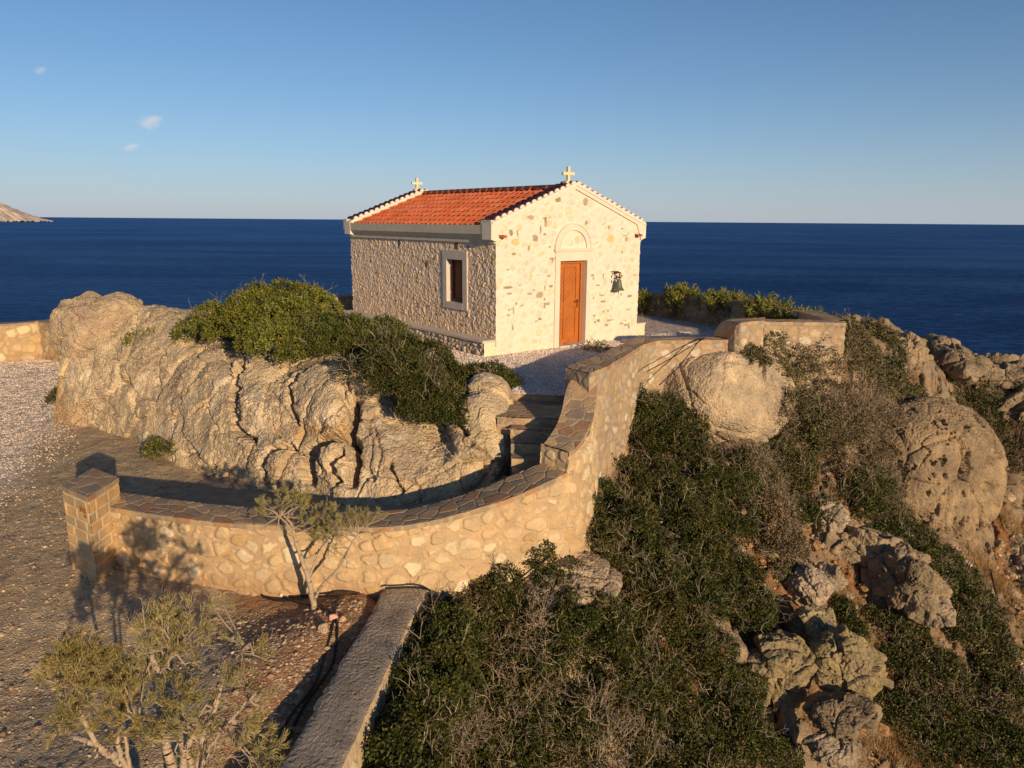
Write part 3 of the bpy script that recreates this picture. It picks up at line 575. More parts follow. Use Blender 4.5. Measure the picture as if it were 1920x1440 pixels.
# long side wall: small rough stones in deep relief
nn, zz = np.meshgrid(np.arange(0, CL + d, d), np.arange(-.12, 2.66, d), indexing='ij'); w = np.stack([nn * 4, zz * 4, 0 * nn + 9], -1)
e, a, b_, c = vor(nn + .03 * pn(w) + .015 * pn(w * 4), zz + .03 * pn(w + 31) + .015 * pn(w * 4 + 9), .12, .11, 120, .95, .6); s = sst(.002, .03, e)
fc_ = fbm(w * 4.5, 4); h = s * (.002 + .009 * c) + .013 * fc_ + .012 * fbm(w * 1.8 + 5, 3) + .008 * (a - .5) * s + .006 * np.minimum(e, .04) / .04 * b_
col = mix(np.array([.82, .63, .44]), pal(b_, [(.84, .65, .45), (.80, .62, .42), (.86, .68, .48), (.82, .60, .36), (.78, .60, .44), (.82, .56, .28), (.85, .69, .50)]), s) * (1 + .12 * fc_[..., None])
big = sst(.1, .5, fbm(w * .3 + 3, 2)); col = mix(col, np.array([.62, .42, .20]), (a > .90) * s * .6 * big)
for k in range(42):
    c1, c2 = rng.uniform(.1, 6.9), rng.uniform(.5, 2.5) if k % 2 else rng.uniform(.5, 1.1)
    m_ = sst(1.2, .8, np.hypot((nn - c1) / rng.uniform(.03, .06), (zz - c2) / rng.uniform(.02, .035)) + .2 * pn(w * 6)); col = mix(col, np.array([.19, .14, .10]), m_ * .9)
for c1, c2 in ((4.25, 2.43), (1.55, 2.44), (2.9, 1.95)):
    m_ = sst(1.1, .95, np.hypot(nn - c1, zz - c2) / .085); col = mix(col, np.array([.20, .16, .12]), m_)
mask = ~((nn > 1.2) & (nn < 2.0) & (zz > 1.02) & (zz < 2.2)); ac = Acc(); ac.grid(ch(0, nn, zz), col, h, mask=mask, nrm=-CE); ac.build('side_wall', M['masonry'], chap)

# cornice: tall gutter band, shadowed recess, lower band; the same on the far side
bm = bmesh.new()
for sgn in (0, 1):
    f_ = (lambda a_, b2: (a_, b2)) if sgn == 0 else (lambda a_, b2: (CW - b2, CW - a_))
    for (a_, b2, n0, n1, z0, z1) in ((-.15, .10, .36, CL - .1, 2.74, 2.94), (-.05, .06, -.0, CL, 2.54, 2.625)):
        u0, u1 = f_(a_, b2); bx(bm, u0, u1, n0, n1, z0, z1)
    for n0, n1 in ((-.02, .36), (CL - .1, CL + .12)): u0, u1 = f_(-.155, .12); bx(bm, u0, u1, n0, n1, 2.737, 3.05)
    # coved recess between the bands
    pts = [(-.05, 2.625), (-.075, 2.65), (-.12, 2.70), (-.15, 2.74), (.05, 2.74), (.05, 2.625)]
    pts = pts if sgn == 0 else [(CW - p, q) for p, q in pts][::-1]
    prism(bm, pts, .0, CL)
bmobj('cornice', bm, M['grey_plaster'], chap)
# plaster rake bands along both gables (cream), following the slope
for nm, n0, n1 in (('gable_band', -.045, .30), ('gable_band', CL - .30, CL + .045)):
    bm = bmesh.new(); hw = CW / 2 + .16
    def zt_(u): return RIDGE + .055 - abs(u - CW / 2) * (RIDGE - EAVE) / (CW / 2)
    us = [CW / 2 - hw, CW / 2, CW / 2 + hw]
    for s_ in (0, 1):
        ua, ub = us[s_], us[s_ + 1]; t_ = .13
        prism(bm, [(ua, zt_(ua) - t_ - (.22 if s_ == 0 else 0)), (ua + (.14 if s_ == 0 else 0), zt_(ua) - t_ - (.30 if s_ == 0 else 0))] [:1] + ([(ua + .16, zt_(ua) - .40), (ua + .34, zt_(ua + .34) - t_)] if s_ == 0 else [(ub - .34, zt_(ub - .34) - t_), (ub - .16, zt_(ub) - .40), (ub, zt_(ub) - .35)]) + ([(ub, zt_(ub) - t_), (ub, zt_(ub)), (ua, zt_(ua))] if s_ == 0 else [(ub, zt_(ub)), (ua, zt_(ua))]), n0, n1)
    bmobj(nm, bm, M['plaster'], chap)

# roof tiles: interlocking waves stepping down in courses
for side in (0, 1):
    sl = CW / 2 + .02; d2 = .014 / Q; nn, tt = np.meshgrid(np.arange(.28, CL - .28, d2), np.arange(0, sl, d2), indexing='ij')
    uu = CW / 2 - tt if side == 0 else CW / 2 + tt; zz = RIDGE - .05 - tt * (RIDGE - EAVE) / (CW / 2) - .02
    pitch, course = .215, .30; ph = nn / pitch + .5 * 0; f = ph - np.floor(ph); cr_ = tt / course; g = cr_ - np.floor(cr_); ii, jj = np.floor(ph), np.floor(cr_)
    prof = np.where(f < .5, np.sin(f * 2 * np.pi) * .038, -.006 * np.sin((f - .5) * 2 * np.pi)); lip = g * .034
    hh = prof + lip + .004 * (hsh(ii, jj, 3) - .5) - .02 * (abs(f - .97) < .02)
    cc = pal(hsh(ii, jj, 5), [(.54, .135, .055), (.50, .12, .045), (.58, .155, .065), (.47, .105, .045), (.55, .17, .085)]) * (1 + .08 * fbm(np.stack([nn, tt, 0 * nn], -1) * 6, 3)[..., None])
    ac = Acc(); nv = CE * (-(1 if side == 0 else -1)) * math.sin(.357) + np.array([0, 0, math.cos(.357)]); ac.grid(ch(uu, nn, zz), cc, hh, nrm=nv, flip=side == 1); ac.build('roof_tiles', M['tile_v'] if 'tile_v' in M else M.setdefault('tile_v', mat_col('terracotta_tiles', 30, .2, .003, .15, rough=.75)), chap)
def barrel(acc, P0, P1, up, r, r1=None, seg=9, arc=math.pi, col=(1, 1, 1), thick=.012):
    P0, P1, up = map(lambda q: np.array(q, float), (P0, P1, up)); ax = P1 - P0; ax /= np.linalg.norm(ax); sd = np.cross(ax, up); sd /= np.linalg.norm(sd); up = np.cross(sd, ax)
    t = np.linspace(0, arc, seg) + (math.pi - arc) / 2; r1 = r1 or r
    rows = []
    for c0, rr in ((P0, r), (P1, r1), (P1, r1 - thick), (P0, r - thick)): rows.append([c0 + sd * math.cos(q) * rr + up * math.sin(q) * rr for q in t])
    rows.append(rows[0]); acc.grid(np.array(rows), col)
# ridge tiles
ac = Acc(); zr = RIDGE - .05
for k in range(21):
    n0 = .3 + k * .31
    if n0 > CL - .4: break
    barrel(ac, ch(CW / 2, n0, zr - .0), ch(CW / 2, n0 + .35, zr + .022), (0, 0, 1), .105, .085, col=(.60, .16, .07))
ac.build('ridge_tiles', M['dtile'] if False else M['tile_v'], chap)
# barrel tiles laid across both gable walls, white mortar filling their ends
for n0, n1, sg in ((-.062, .36, -1), (CL - .36, CL + .062, 1)):
    step = .173; Ns = 14
    for s_ in (-1, 1):
        ac, mo = Acc(), Acc()
        for k in range(Ns):
            q = (k + .5) * step if True else 0; u = CW / 2 + s_ * q; z = RIDGE + .062 - q * (RIDGE - EAVE) / (CW / 2); jt = rng.uniform(-.006, .006)
            nm_ = (n0 + n1) / 2; cl = np.array((.34, .085, .05)) * rng.uniform(.8, 1.25)
            barrel(ac, ch(u, n0 + .012, z + jt), ch(u, nm_ + .05, z + jt + .012), (0, 0, 1), .085, .08, col=cl); barrel(ac, ch(u, nm_ - .0, z + jt - .008), ch(u, n1 - .012, z + jt), (0, 0, 1), .082, .085, col=cl)
            for nf, out in ((n0, -1), (n1, 1)):            # mortar half-disc plugs
                tq = np.linspace(0, math.pi, 11); ring = np.array([ch(u + math.cos(x_) * .086, nf, z + jt + math.sin(x_) * .092 - .01) for x_ in tq]); cen_ = np.repeat(ch(u, nf + out * .012, z + .02)[None], 11, 0); back = np.array([ch(u + math.cos(x_) * .078, nf - out * .05, z + jt + math.sin(x_) * .08 - .01) for x_ in tq])
                mo.grid(np.stack([cen_, ring, back]), (1, 1, 1))
        ac.build('coping_tiles', M.setdefault('dtile_v', mat_col('dark_red_tiles', 30, .2, .003, .15, rough=.75)), chap); mo.build('mortar_infill', M['mortar'], chap)
    bm = bmesh.new()
    for s_ in (0, 1):
        q1_ = CW / 2 + .14; za, zb = RIDGE + .075, RIDGE + .075 - q1_ * (RIDGE - EAVE) / (CW / 2); ub = CW / 2 - q1_ if s_ == 0 else CW / 2 + q1_
        prism(bm, [(CW / 2, za - .06), (CW / 2, za), (ub, zb), (ub, zb - .06)], n0 - .004, n1 + .004)
    bmobj('mortar_bed', bm, M['mortar'], chap)
# small terracotta water spouts under both ends of the front gable
for u, s_ in ((.10, 1), (CW - .12, -1)):
    ac = Acc(); barrel(ac, ch(u, .02, 2.76), ch(u + .05 * s_, -.17, 2.73), (0, 0, -1), .085, .075, arc=2.6, col=(.52, .13, .06), thick=.014); ac.build('rain_spout', M['tile_v'], chap)
# crosses
for n_, nm in ((.12, 'cross'), (CL - .1, 'cross')):
    bm = bmesh.new(); t = .033; z0 = RIDGE + .11; u0 = CW / 2 - .12; prism(bm, [(u0 - t, z0), (u0 + t, z0), (u0 + t, z0 + .135), (u0 + .18, z0 + .135), (u0 + .18, z0 + .205), (u0 + t, z0 + .205), (u0 + t, z0 + .33), (u0 - t, z0 + .33), (u0 - t, z0 + .205), (u0 - .18, z0 + .205), (u0 - .18, z0 + .135), (u0 - t, z0 + .135)], n_ - .035, n_ + .035)
    bx(bm, u0 - .11, u0 + .11, n_ - .07, n_ + .07, z0 - .08, z0 - .0); bmobj(nm, bm, M['cross'], chap)

# door surround
bm = bmesh.new(); f0, f1 = -.035, .02
bx(bm, 1.77, 1.92, f0, .18, 0.0, 2.10); bx(bm, 2.81, 2.96, f0, .18, 0.0, 2.10); bx(bm, 1.77, 2.96, f0 - .002, .18, 2.102, 2.315); bx(bm, 1.92, 2.81, f0 - .06, .2, -.05, .045)
bx(bm, 1.74, 2.99, -.06, .02, 2.317, 2.345); bx(bm, 1.71, 3.02, -.085, .02, 2.347, 2.395); bmobj('door_surround', bm, M['trim'], chap)
bm = bmesh.new()                                                   # arch band over the door
cu_, cz_, N = 2.345, 2.397, 40
for (ri, ro, pf) in ((.455, .565, -.03), (.565, .60, -.05), (.43, .455, -.045)):
    t = np.linspace(0, math.pi, N + 1)
    rings = [[bm.verts.new(ch(cu_ + math.cos(x_) * r, nfr, cz_ + math.sin(x_) * r)) for x_ in t] for r, nfr in ((ri, .02), (ri, pf), (ro, pf), (ro, .02))]
    for i in range(N):
        for j in range(3): bm.faces.new((rings[j][i], rings[j][i + 1], rings[j + 1][i + 1], rings[j + 1][i]))
bmobj('door_arch', bm, M['trim'], chap)
# door leaf with frame, two panels high and two wide, diagonal boards
door = bpy.data.objects.new('door', None)
bm = bmesh.new(); dn = .155
bx(bm, 1.925, 2.80, dn, dn + .05, .05, 2.098)
for (u0, u1, z0, z1) in ((1.92, 2.80, 2.03, 2.098), (2.735, 2.80, .05, 2.03), (1.925, 1.95, .05, 2.03)): bx(bm, u0, u1, dn - .045, dn, z0, z1)
for (u0, u1, z0, z1) in ((1.955, 2.72, 1.93, 2.02), (1.955, 2.72, .06, .17), (2.60, 2.72, .17, 1.93), (1.955, 2.03, .17, 1.93), (2.03, 2.60, .98, 1.02)): bx(bm, u0, u1, dn - .022, dn, z0, z1)
door = bmobj('door', bm, M['door'], chap, bevel=.003)
bm = bmesh.new(); bx(bm, 2.205, 2.217, dn - .006, dn - .0005, .17, .98); bx(bm, 2.205, 2.217, dn - .006, dn - .0005, 1.02, 1.93); bx(bm, 2.722, 2.733, dn - .004, dn - .0005, .06, 2.02)
# chevron board joints
for z0 in np.arange(.2, 1.95, .115):
    for (ua, ub, sg) in ((2.035, 2.2, -1), (2.222, 2.595, 1)):
        za, zb = z0, z0 + sg * (ub - ua) * .9
        if min(za, zb) < .18 or max(za, zb) > 1.92 or (min(za, zb) < 1.02 and max(za, zb) > .98): continue
        vs = [bm.verts.new(ch(u, dn - nq, z)) for nq in (.0005, .0025) for u, z in ((ua, za), (ub, zb), (ub, zb + .006), (ua, za + .006))]
        for f in ((3, 2, 1, 0), (4, 5, 6, 7), (0, 1, 5, 4), (1, 2, 6, 5), (2, 3, 7, 6), (3, 0, 4, 7)): bm.faces.new([vs[i] for i in f])
def sub(name, bm_or_me, mat, par): 
    o = bmobj(name, bm_or_me, mat, None); o.parent = par; o.matrix_parent_inverse = (Matrix.Translation(Vector(par.matrix_parent_inverse.translation)) @ Matrix.Identity(4)).inverted() if False else Matrix.Identity(4); return o
bmobj('board_joints', bm, M['doorline'], door)
bm = bmesh.new(); bx(bm, 2.645, 2.665, dn - .075, dn - .02, 1.09, 1.11); bx(bm, 2.53, 2.665, dn - .085, dn - .065, 1.09, 1.108); bx(bm, 2.635, 2.675, dn - .028, dn - .02, .93, 1.14); bmobj('door_handle', bm, M['iron'], door, bevel=.003)

# window in the side wall
bm = bmesh.new(); g0 = -.035
def sx(bm, n0, n1, u0, u1, z0, z1): bx(bm, u0, u1, n0, n1, z0, z1)
sx(bm, 1.08, 1.26, g0, .30, .93, 2.33); sx(bm, 1.95, 2.11, g0, .30, .93, 2.33); sx(bm, 1.26, 1.95, g0, .30, 2.12, 2.33); sx(bm, 1.26, 1.95, g0 - .003, .30, .93, 1.09)
win = bmobj('window', bm, M['bench'], chap)
bm = bmesh.new(); sx(bm, 1.262, 1.948, .17, .20, 1.092, 2.118); bmobj('window_pane', bm, M['shutter'], win)
bm = bmesh.new()
for (n0, n1, z0, z1) in ((1.264, 1.32, 1.092, 2.118), (1.89, 1.946, 1.092, 2.118), (1.32, 1.89, 1.092, 1.15), (1.32, 1.89, 2.06, 2.118)): sx(bm, n0, n1, .13, .168, z0, z1)
bmobj('window_sash', bm, M['shutter'], win, bevel=.003)
for z in (1.30, 1.96):
    bm = bmesh.new(); sx(bm, 1.935, 1.949, .04, .12, z - .02, z + .02); sx(bm, 1.90, 1.935, .05, .065, z - .008, z + .008); bmobj('hinge', bm, M['white'], win)

# stone bench along the side: masonry base and slab
for u0, u1, nm in ((-.36, 0, 'side_bench'), (CW, CW + .36, 'side_bench')):
    bm = bmesh.new(); bx(bm, u0 - (.02 if u0 < 0 else 0), u1 + (.02 if u0 > 0 else -.012), -.02 if u0 < 0 else .0, CL + .05, .325, .38); be = bmobj(nm, bm, M['bench'], chap, bevel=.008)
    ac = Acc(); ue = u0 + .03 if u0 < 0 else u1 - .03; A_, B_ = np.meshgrid(np.arange(0.0, CL, .02), np.arange(-.12, .33, .015), indexing='ij'); hh, cc = rubble(A_, B_, .16, .12, 150, mortar=(.52, .42, .31), mw=.012, cols=((.62, .5, .37), (.6, .5, .4), (.66, .55, .4), (.6, .44, .28)))
    ac.grid(ch(ue, A_, B_), cc, hh, nrm=-CE if u0 < 0 else CE); A_, B_ = np.meshgrid(np.linspace(min(ue, 0 if u0 < 0 else CW), max(ue, 0 if u0 < 0 else CW), 24), np.arange(-.12, .33, .015), indexing='ij'); hh, cc = rubble(A_, B_, .16, .12, 151, mortar=(.74, .64, .46), cols=((.8, .67, .44), (.78, .68, .5)))
    ac.grid(ch(A_, .0, B_), cc, hh * .4, nrm=-CN); ac.build('bench_base', M['facade'], be)

# bell on its iron bracket
bell = empty('bell', tuple(ch(3.79, -.22, 1.3)), 'green bronze bell hanging from an iron bracket right of the orange door', 'bell')
prof = [(.0, .275), (.035, .275), (.05, .262), (.062, .23), (.07, .18), (.082, .12), (.10, .065), (.125, .025), (.15, .0), (.14, -.004), (.125, .012), (.09, .06), (.07, .13), (.0, .24)]
t = np.linspace(0, 2 * np.pi, 33); bc = ch(3.80, -.185, 1.33); pr_ = catmull(np.array(prof), 50)
P = np.array([[bc + np.array([math.cos(x_) * max(r, .0), math.sin(x_) * max(r, .0), z]) for x_ in t] for r, z in pr_]); ac = Acc(); ac.grid(P, (1, 1, 1)); ac.build('bell_body', M['bronze'], bell)
bm = bmesh.new(); bx(bm, 3.785, 3.815, -.24, .0, 1.755, 1.785); bx(bm, 3.70, 3.73, -.012, .0, 1.50, 1.80); bx(bm, 3.665, 3.95, -.028, -.012, 1.775, 1.80); bx(bm, 3.79, 3.81, -.195, -.175, 1.60, 1.755); bx(bm, 3.76, 3.84, -.21, -.16, 1.635, 1.665); bx(bm, 3.715, 3.735, -.19, -.02, 1.735, 1.755); bmobj('bracket', bm, M['iron'], bell, bevel=.003)
bm = bmesh.new(); bx(bm, 3.825, 3.89, -.195, -.18, 1.62, 1.74); bx(bm, 3.86, 3.93, -.197, -.178, 1.66, 1.70); bmobj('clapper_lever', bm, M['brass'], bell, bevel=.004)
bm = bmesh.new(); bx(bm, 3.795, 3.81, -.19, -.175, 1.24, 1.45); bmobj('clapper', bm, M['iron'], bell)

# ---------------------------------------------------------------- the big rock outcrop left of the steps
# columns: base (px, py, z), top (px, py, Y distance), bulge
cols_ = [((100, 800, -1.95), (136, 560, 19.4), 0), ((119, 790, -1.95), (127, 625, 18.9), .1), ((150, 800, -1.95), (160, 600, 18.7), .15), ((215, 812, -1.95), (215, 602, 18.5), .2), ((262, 838, -1.95), (270, 600, 18.0), .25), ((305, 862, -1.95), (322, 618, 17.3), .2), ((350, 885, -1.92), (360, 660, 16.3), .2),
         ((395, 900, -1.9), (392, 690, 15.4), .15), ((440, 912, -1.85), (432, 698, 14.9), .12), ((480, 925, -1.8), (470, 694, 14.6), .25), ((530, 935, -1.75), (520, 712, 14.2), .2), ((580, 942, -1.68), (582, 694, 14.0), .2), ((630, 948, -1.6), (630, 688, 13.6), .3),
         ((680, 953, -1.55), (672, 735, 12.9), .1), ((730, 957, -1.5), (735, 790, 12.45), .12), ((785, 955, -1.45), (795, 832, 12.05), .1), ((835, 948, -1.4), (838, 845, 11.9), .12), ((880, 938, -1.33), (862, 790, 12.05), .1), ((925, 922, -1.28), (898, 758, 12.2), .08), ((950, 900, -1.2), (938, 772, 12.15), .08), ((958, 885, -1.1), (952, 790, 12.3), 0), ((965, 860, -.8), (958, 760, 12.75), 0)]
rows = []
for (b0, t0, bl) in cols_:
    B = atz(*b0); Tt = aty(*t0); out = B - Tt; out[2] = 0; out = out / np.linalg.norm(out) if np.linalg.norm(out) > .05 else np.array([.0, -1, 0])
    out = np.array([out[0] * .3, -1, 0]); out /= np.linalg.norm(out)
    hgt = Tt[2] - B[2]
    # front faces bulge a little beyond the straight line from foot to brow, then round over the top
    Lr_ = [B + np.array([0, .05, -.7]), B, B * .68 + Tt * .32 + out * (bl * .8 + .1), B * .32 + Tt * .68 + out * (bl + .1), Tt + np.array([0, 0, -.02]), Tt + np.array([0, .35, .10]), Tt + np.array([0, 1.1, .13 if Tt[2] > .3 else .22 * 1]), Tt + np.array([0, 2.6, -.05 - max(0, Tt[2] - .3)]), Tt + np.array([0, 3.8, -.6 - max(0, Tt[2])])]
    rows.append(np.array(Lr_))
R_ = np.array(rows); nU = int(640 * Q); nV = int(420 * Q)
tmp = np.stack([catmull(R_[:, j], nU) for j in range(R_.shape[1])], 1)
tv = np.concatenate([np.linspace(0, .10, int(nV * .05)), np.linspace(.10, .66, int(nV * .75))[1:], np.linspace(.66, 1, int(nV * .2))[1:]]) * (R_.shape[1] - 1)
def cm_axis1(A, t):
    m_ = A.shape[1]; i = np.minimum(t.astype(int), m_ - 2); f = (t - i)[None, :, None]; p0 = A[:, np.maximum(i - 1, 0)]; p1 = A[:, i]; p2 = A[:, i + 1]; p3 = A[:, np.minimum(i + 2, m_ - 1)]
    return .5 * (2 * p1 + (p2 - p0) * f + (2 * p0 - 5 * p1 + 4 * p2 - p3) * f ** 2 + (3 * p1 - p0 - 3 * p2 + p3) * f ** 3)
ker = np.hanning(37); ker /= ker.sum(); pad = np.concatenate([np.repeat(tmp[:1], 18, 0), tmp, np.repeat(tmp[-1:], 18, 0)]); tmp = sum(ker[q] * pad[q:q + nU] for q in range(37))
P = cm_axis1(tmp, tv); px, py = proj(P)
wob = np.stack([pn(P * 1.7), pn(P * 1.7 + 50)], -1) * 4 + np.stack([pn(P * 8), pn(P * 8 + 50)], -1) * 5 + np.stack([pn(P * 22), pn(P * 22 + 50)], -1) * 2.5
px2, py2 = px + wob[..., 0], py + wob[..., 1]
f1, j1 = frac3(P, 1.15, 11); f2, j2 = frac3(P, .26, 21); f3, j3 = frac3(P, .09, 31)
wth = sst(-.25, .25, fbm(P * .7 + 40, 3))
led = P[..., 2] * 2.6 + .5 * pn(P * .9 + 60) + .25 * P[..., 0]; h = .13 * fbm(P * .8, 3) + .05 * (led - np.floor(led)) * sst(-.1, .4, pn(P * .8 + 33)) + .24 * f1 - .09 * (1 - sst(0, .06, j1)) * wth + .040 * f2 * (1 + .8 * wth) - .014 * (1 - sst(0, .10, j2)) * wth + .017 * f3 + .012 * fbm(P * 6, 4) + .016 * fbm(P * 24, 3) * sst(-.2, .3, fbm(P * 1.3 + 8, 2))
strata = np.sin((P[..., 2] * 1.0 + .25 * P[..., 0] + .25 * pn(P * .8)) * 16); h += .0 * strata
def crack(pts, w_, dep): 
    global h, h_c
    k = 1 - sst(0, w_ * 1.3, pldist(px2, py2, pts)); h = h - dep * 1.15 * k
    # the right-hand block of each crack stands proud, as in the photo
for pts, w_, dep in [([(462, 684), (447, 712), (439, 742), (441, 780), (450, 812), (470, 826)], 8, .38), ([(470, 826), (462, 850), (456, 878)], 4, .08), ([(592, 684), (560, 712), (550, 735), (550, 772), (557, 792)], 6, .3), ([(652, 704), (650, 725), (645, 745), (655, 762)], 6, .14),
                     ([(672, 735), (664, 760), (663, 790), (650, 812), (668, 830), (664, 862), (655, 905)], 12, .5), ([(648, 812), (625, 820), (600, 830), (576, 850), (572, 872), (570, 898)], 11, .45), ([(640, 845), (624, 868), (630, 905)], 8, .3), ([(540, 838), (505, 848), (492, 865), (498, 900)], 7, .3), ([(597, 848), (598, 885)], 4, .12),
                     ([(322, 745), (322, 820)], 3, .06), ([(395, 750), (390, 775), (410, 800), (408, 850)], 3, .06), ([(345, 850), (360, 845)], 4, .1), ([(452, 690), (455, 720), (456, 745), (452, 790)], 3, .05), ([(730, 868), (745, 905), (755, 925)], 4, .15), ([(862, 775), (866, 805), (880, 815)], 5, .25), ([(870, 830), (905, 850), (920, 880)], 4, .12),
                     ([(185, 855), (205, 850), (212, 846)], 3, .1), ([(240, 560), (262, 600), (250, 625), (235, 645)], 4, .1), ([(500, 730), (530, 760), (520, 800)], 3, .05), ([(700, 800), (720, 850), (700, 900)], 3, .07), ([(300, 905), (330, 898), (355, 905)], 4, .1)]:
    crack(pts, w_, dep)
for c_, rr, dep in [((590, 745), 60, .16), ((500, 760), 45, .14), ((535, 880), 38, .16), ((622, 860), 26, .12), ((640, 885), 18, .1), ((903, 778), 30, .10), ((920, 850), 40, .12), ((700, 850), 34, .10)]:     # rounded blocks standing forward
    k = np.clip(1 - np.hypot((px2 - c_[0]) / rr, (py2 - c_[1]) / rr) ** 2, 0, 1); h = h + dep * np.sqrt(k) * .8
fade = sst(0, .04, np.linspace(0, 1, nU))[:, None] * sst(1, .96, np.linspace(0, 1, nU))[:, None]
g1 = fbm(P * 1.1 + 3, 4); g2 = fbm(P * 6, 3); e1, q1, q2, q3 = vor(P[..., 0] * 1.0 + P[..., 1] * .6, P[..., 2] + P[..., 1] * .4, .05, .05, 77); pb = sst(.003, .012, e1) * (q1 > .35) * sst(-.1, .35, g1 + .3 * g2)
h = h + .020 * pb
col = mix(np.array([.63, .51, .33]), np.array([.50, .39, .25]), sst(-.1, .4, g1)); col = mix(col, np.array([.60, .47, .28]), sst(.1, .5, fbm(P * .8 + 9, 3))); col = mix(col, pal(q2, [(.66, .57, .43), (.44, .35, .25), (.74, .65, .49), (.36, .27, .18)]), pb * .9)
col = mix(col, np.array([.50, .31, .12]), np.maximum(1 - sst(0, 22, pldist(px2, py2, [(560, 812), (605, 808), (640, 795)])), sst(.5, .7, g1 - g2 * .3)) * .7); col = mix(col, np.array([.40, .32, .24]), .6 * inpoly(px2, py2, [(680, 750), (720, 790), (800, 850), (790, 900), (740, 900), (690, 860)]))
lich = sst(.12, .4, fbm(P * 2.4 + 70, 4) + .35 * fbm(P * 14, 3)); col = mix(col, np.array([.33, .27, .19]), lich * .45); col = mix(col, np.array([.74, .64, .46]), sst(.1, .4, fbm(P * 1.6 + 90, 4) + .2 * g2) * .7)
col = col * (1 + .20 * g2[..., None])
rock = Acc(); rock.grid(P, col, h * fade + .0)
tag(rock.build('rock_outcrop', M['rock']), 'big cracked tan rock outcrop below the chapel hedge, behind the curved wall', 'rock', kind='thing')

# ---------------------------------------------------------------- single boulders
def sphere_grid(n):
    """cube sphere: directions and quads"""
    t = np.tan(np.linspace(-1, 1, n) * math.pi / 4); A_, B_ = np.meshgrid(t, t, indexing='ij'); one = np.ones_like(A_); V = []; F = []
    for k, (x_, y_, z_) in enumerate(((one, A_, B_), (-one, B_, A_), (B_, one, A_), (A_, -one, B_), (A_, B_, one), (B_, A_, -one))):
        v = np.stack([x_, y_, z_], -1).reshape(-1, 3); V.append(v / np.linalg.norm(v, axis=1)[:, None]); i = np.arange(n * n).reshape(n, n); F.append(np.stack([i[:-1, :-1], i[1:, :-1], i[1:, 1:], i[:-1, 1:]], -1).reshape(-1, 4) + k * n * n)
    return np.concatenate(V), np.concatenate(F)
def boulder(c, r, rz=0, rx=0, seed=0, n=90, pits=0, planes=9, sharp=24., col=(.40, .33, .24), col2=(.30, .25, .18), label='', name='boulder', group=None, mat='rock2', parent=None, amp=1.0, cut=.8):
    g = np.random.default_rng(seed + 1000); D, F = sphere_grid(int(n * Q)); planes += 3; N_ = g.normal(size=(planes, 3)); N_ /= np.linalg.norm(N_, axis=1)[:, None]; dd = g.uniform(cut - .12, 1.0, planes)
    k = np.maximum(D @ N_.T, 1e-3) / dd; rad = (np.sum(k ** sharp, axis=1) + 1e-9 + .9 ** sharp) ** (-1 / sharp)
    P = D * rad[:, None] * np.array(r); cz, sz, cx, sx_ = math.cos(rz), math.sin(rz), math.cos(rx), math.sin(rx)
    Rm = np.array([[cz, -sz, 0], [sz, cz, 0], [0, 0, 1]]) @ np.array([[1, 0, 0], [0, cx, -sx_], [0, sx_, cx]]); P = P @ Rm.T; Nn = (D / np.array(r)) @ Rm.T; Nn /= np.linalg.norm(Nn, axis=1)[:, None]
    W_ = P + np.array(c); sc = max(r); f1, j1 = frac3(P + seed, sc * .75, seed); f2, j2 = frac3(P + seed, sc * .26 + .03, seed + 5); h = sc * amp * (.05 * fbm(P / sc * 1.6 + seed * 3.1, 4, ridge=True) + .34 * f1 - .06 * (1 - sst(0, .12, j1)) + .13 * f2 - .02 * (1 - sst(0, .15, j2))) + .022 * fbm(P * 8, 4, ridge=True) + .012 * fbm(P * 22, 3)
    pit = 0
    if pits:
        q = fbm(P * 2.6 + seed, 2) * 1.1 + .8 * fbm(P * np.array([7, 7, 5]) + 4, 3) + .35 * fbm(P * 17, 2); pit = sst(.30, .42, q + .25 * pits - .25); h = h - pit * .13 * min(1, sc)
    P = P + Nn * h[:, None] + np.array(c); m1 = sst(-.3, .4, fbm(W_ * 1.4 + seed, 4)); cc = mix(np.array(col), np.array(col2), m1) * (1 + .2 * fbm(W_ * 6, 3)[:, None])
    a = Acc(); a.add(P, F, cc); o = a.build(name, M[mat], parent)
    if label: tag(o, label, 'rock', group, 'thing')
    return o
tan, tan2, gry, gry2, olv = (.56, .45, .29), (.46, .35, .22), (.32, .25, .165), (.20, .16, .105), (.31, .25, .13)
def bo(px, py, Yd, rpx, rpy, depth, label, **k):
    c = aty(px, py, Yd); s_ = np.linalg.norm((c - CC)) / FPX; dpt = depth if depth else rpx * s_
    return boulder(c, (rpx * s_, dpt, rpy * s_), label=label, **k)
bo(194, 616, 18.9, 72, 62, 1.0, 'rounded pale boulder perched on top of the outcrop at its far left end', seed=1, rz=.2, n=120, col=tan, col2=(.42, .33, .24), mat='rock', planes=12, amp=.6, cut=.86)
bo(147, 762, 18.0, 30, 34, .5, 'small orange-tan boulder at the left foot of the outcrop', seed=2, n=50, col=(.52, .36, .20), col2=tan2, mat='rock', amp=.5)
bo(1340, 742, 16.1, 134, 98, 1.3, 'big sunlit conglomerate boulder bulging below the yard parapet', seed=3, rz=.2, n=150, col=(.58, .47, .32), col2=(.44, .36, .25), mat='rock', planes=5, amp=.28, cut=.98, sharp=10.)
bo(1742, 880, 17.6, 118, 122, 1.3, 'huge pitted brown boulder high on the slope', seed=4, rz=.3, n=170, pits=.75, col=(.34, .255, .155), col2=(.23, .175, .115), planes=6, amp=.32, cut=.95, sharp=14.)
bo(1668, 800, 20.0, 62, 45, 1.2, 'pitted rock shoulder left above the huge brown boulder', seed=5, n=100, pits=.95, col=(.33, .255, .155), col2=gry2)
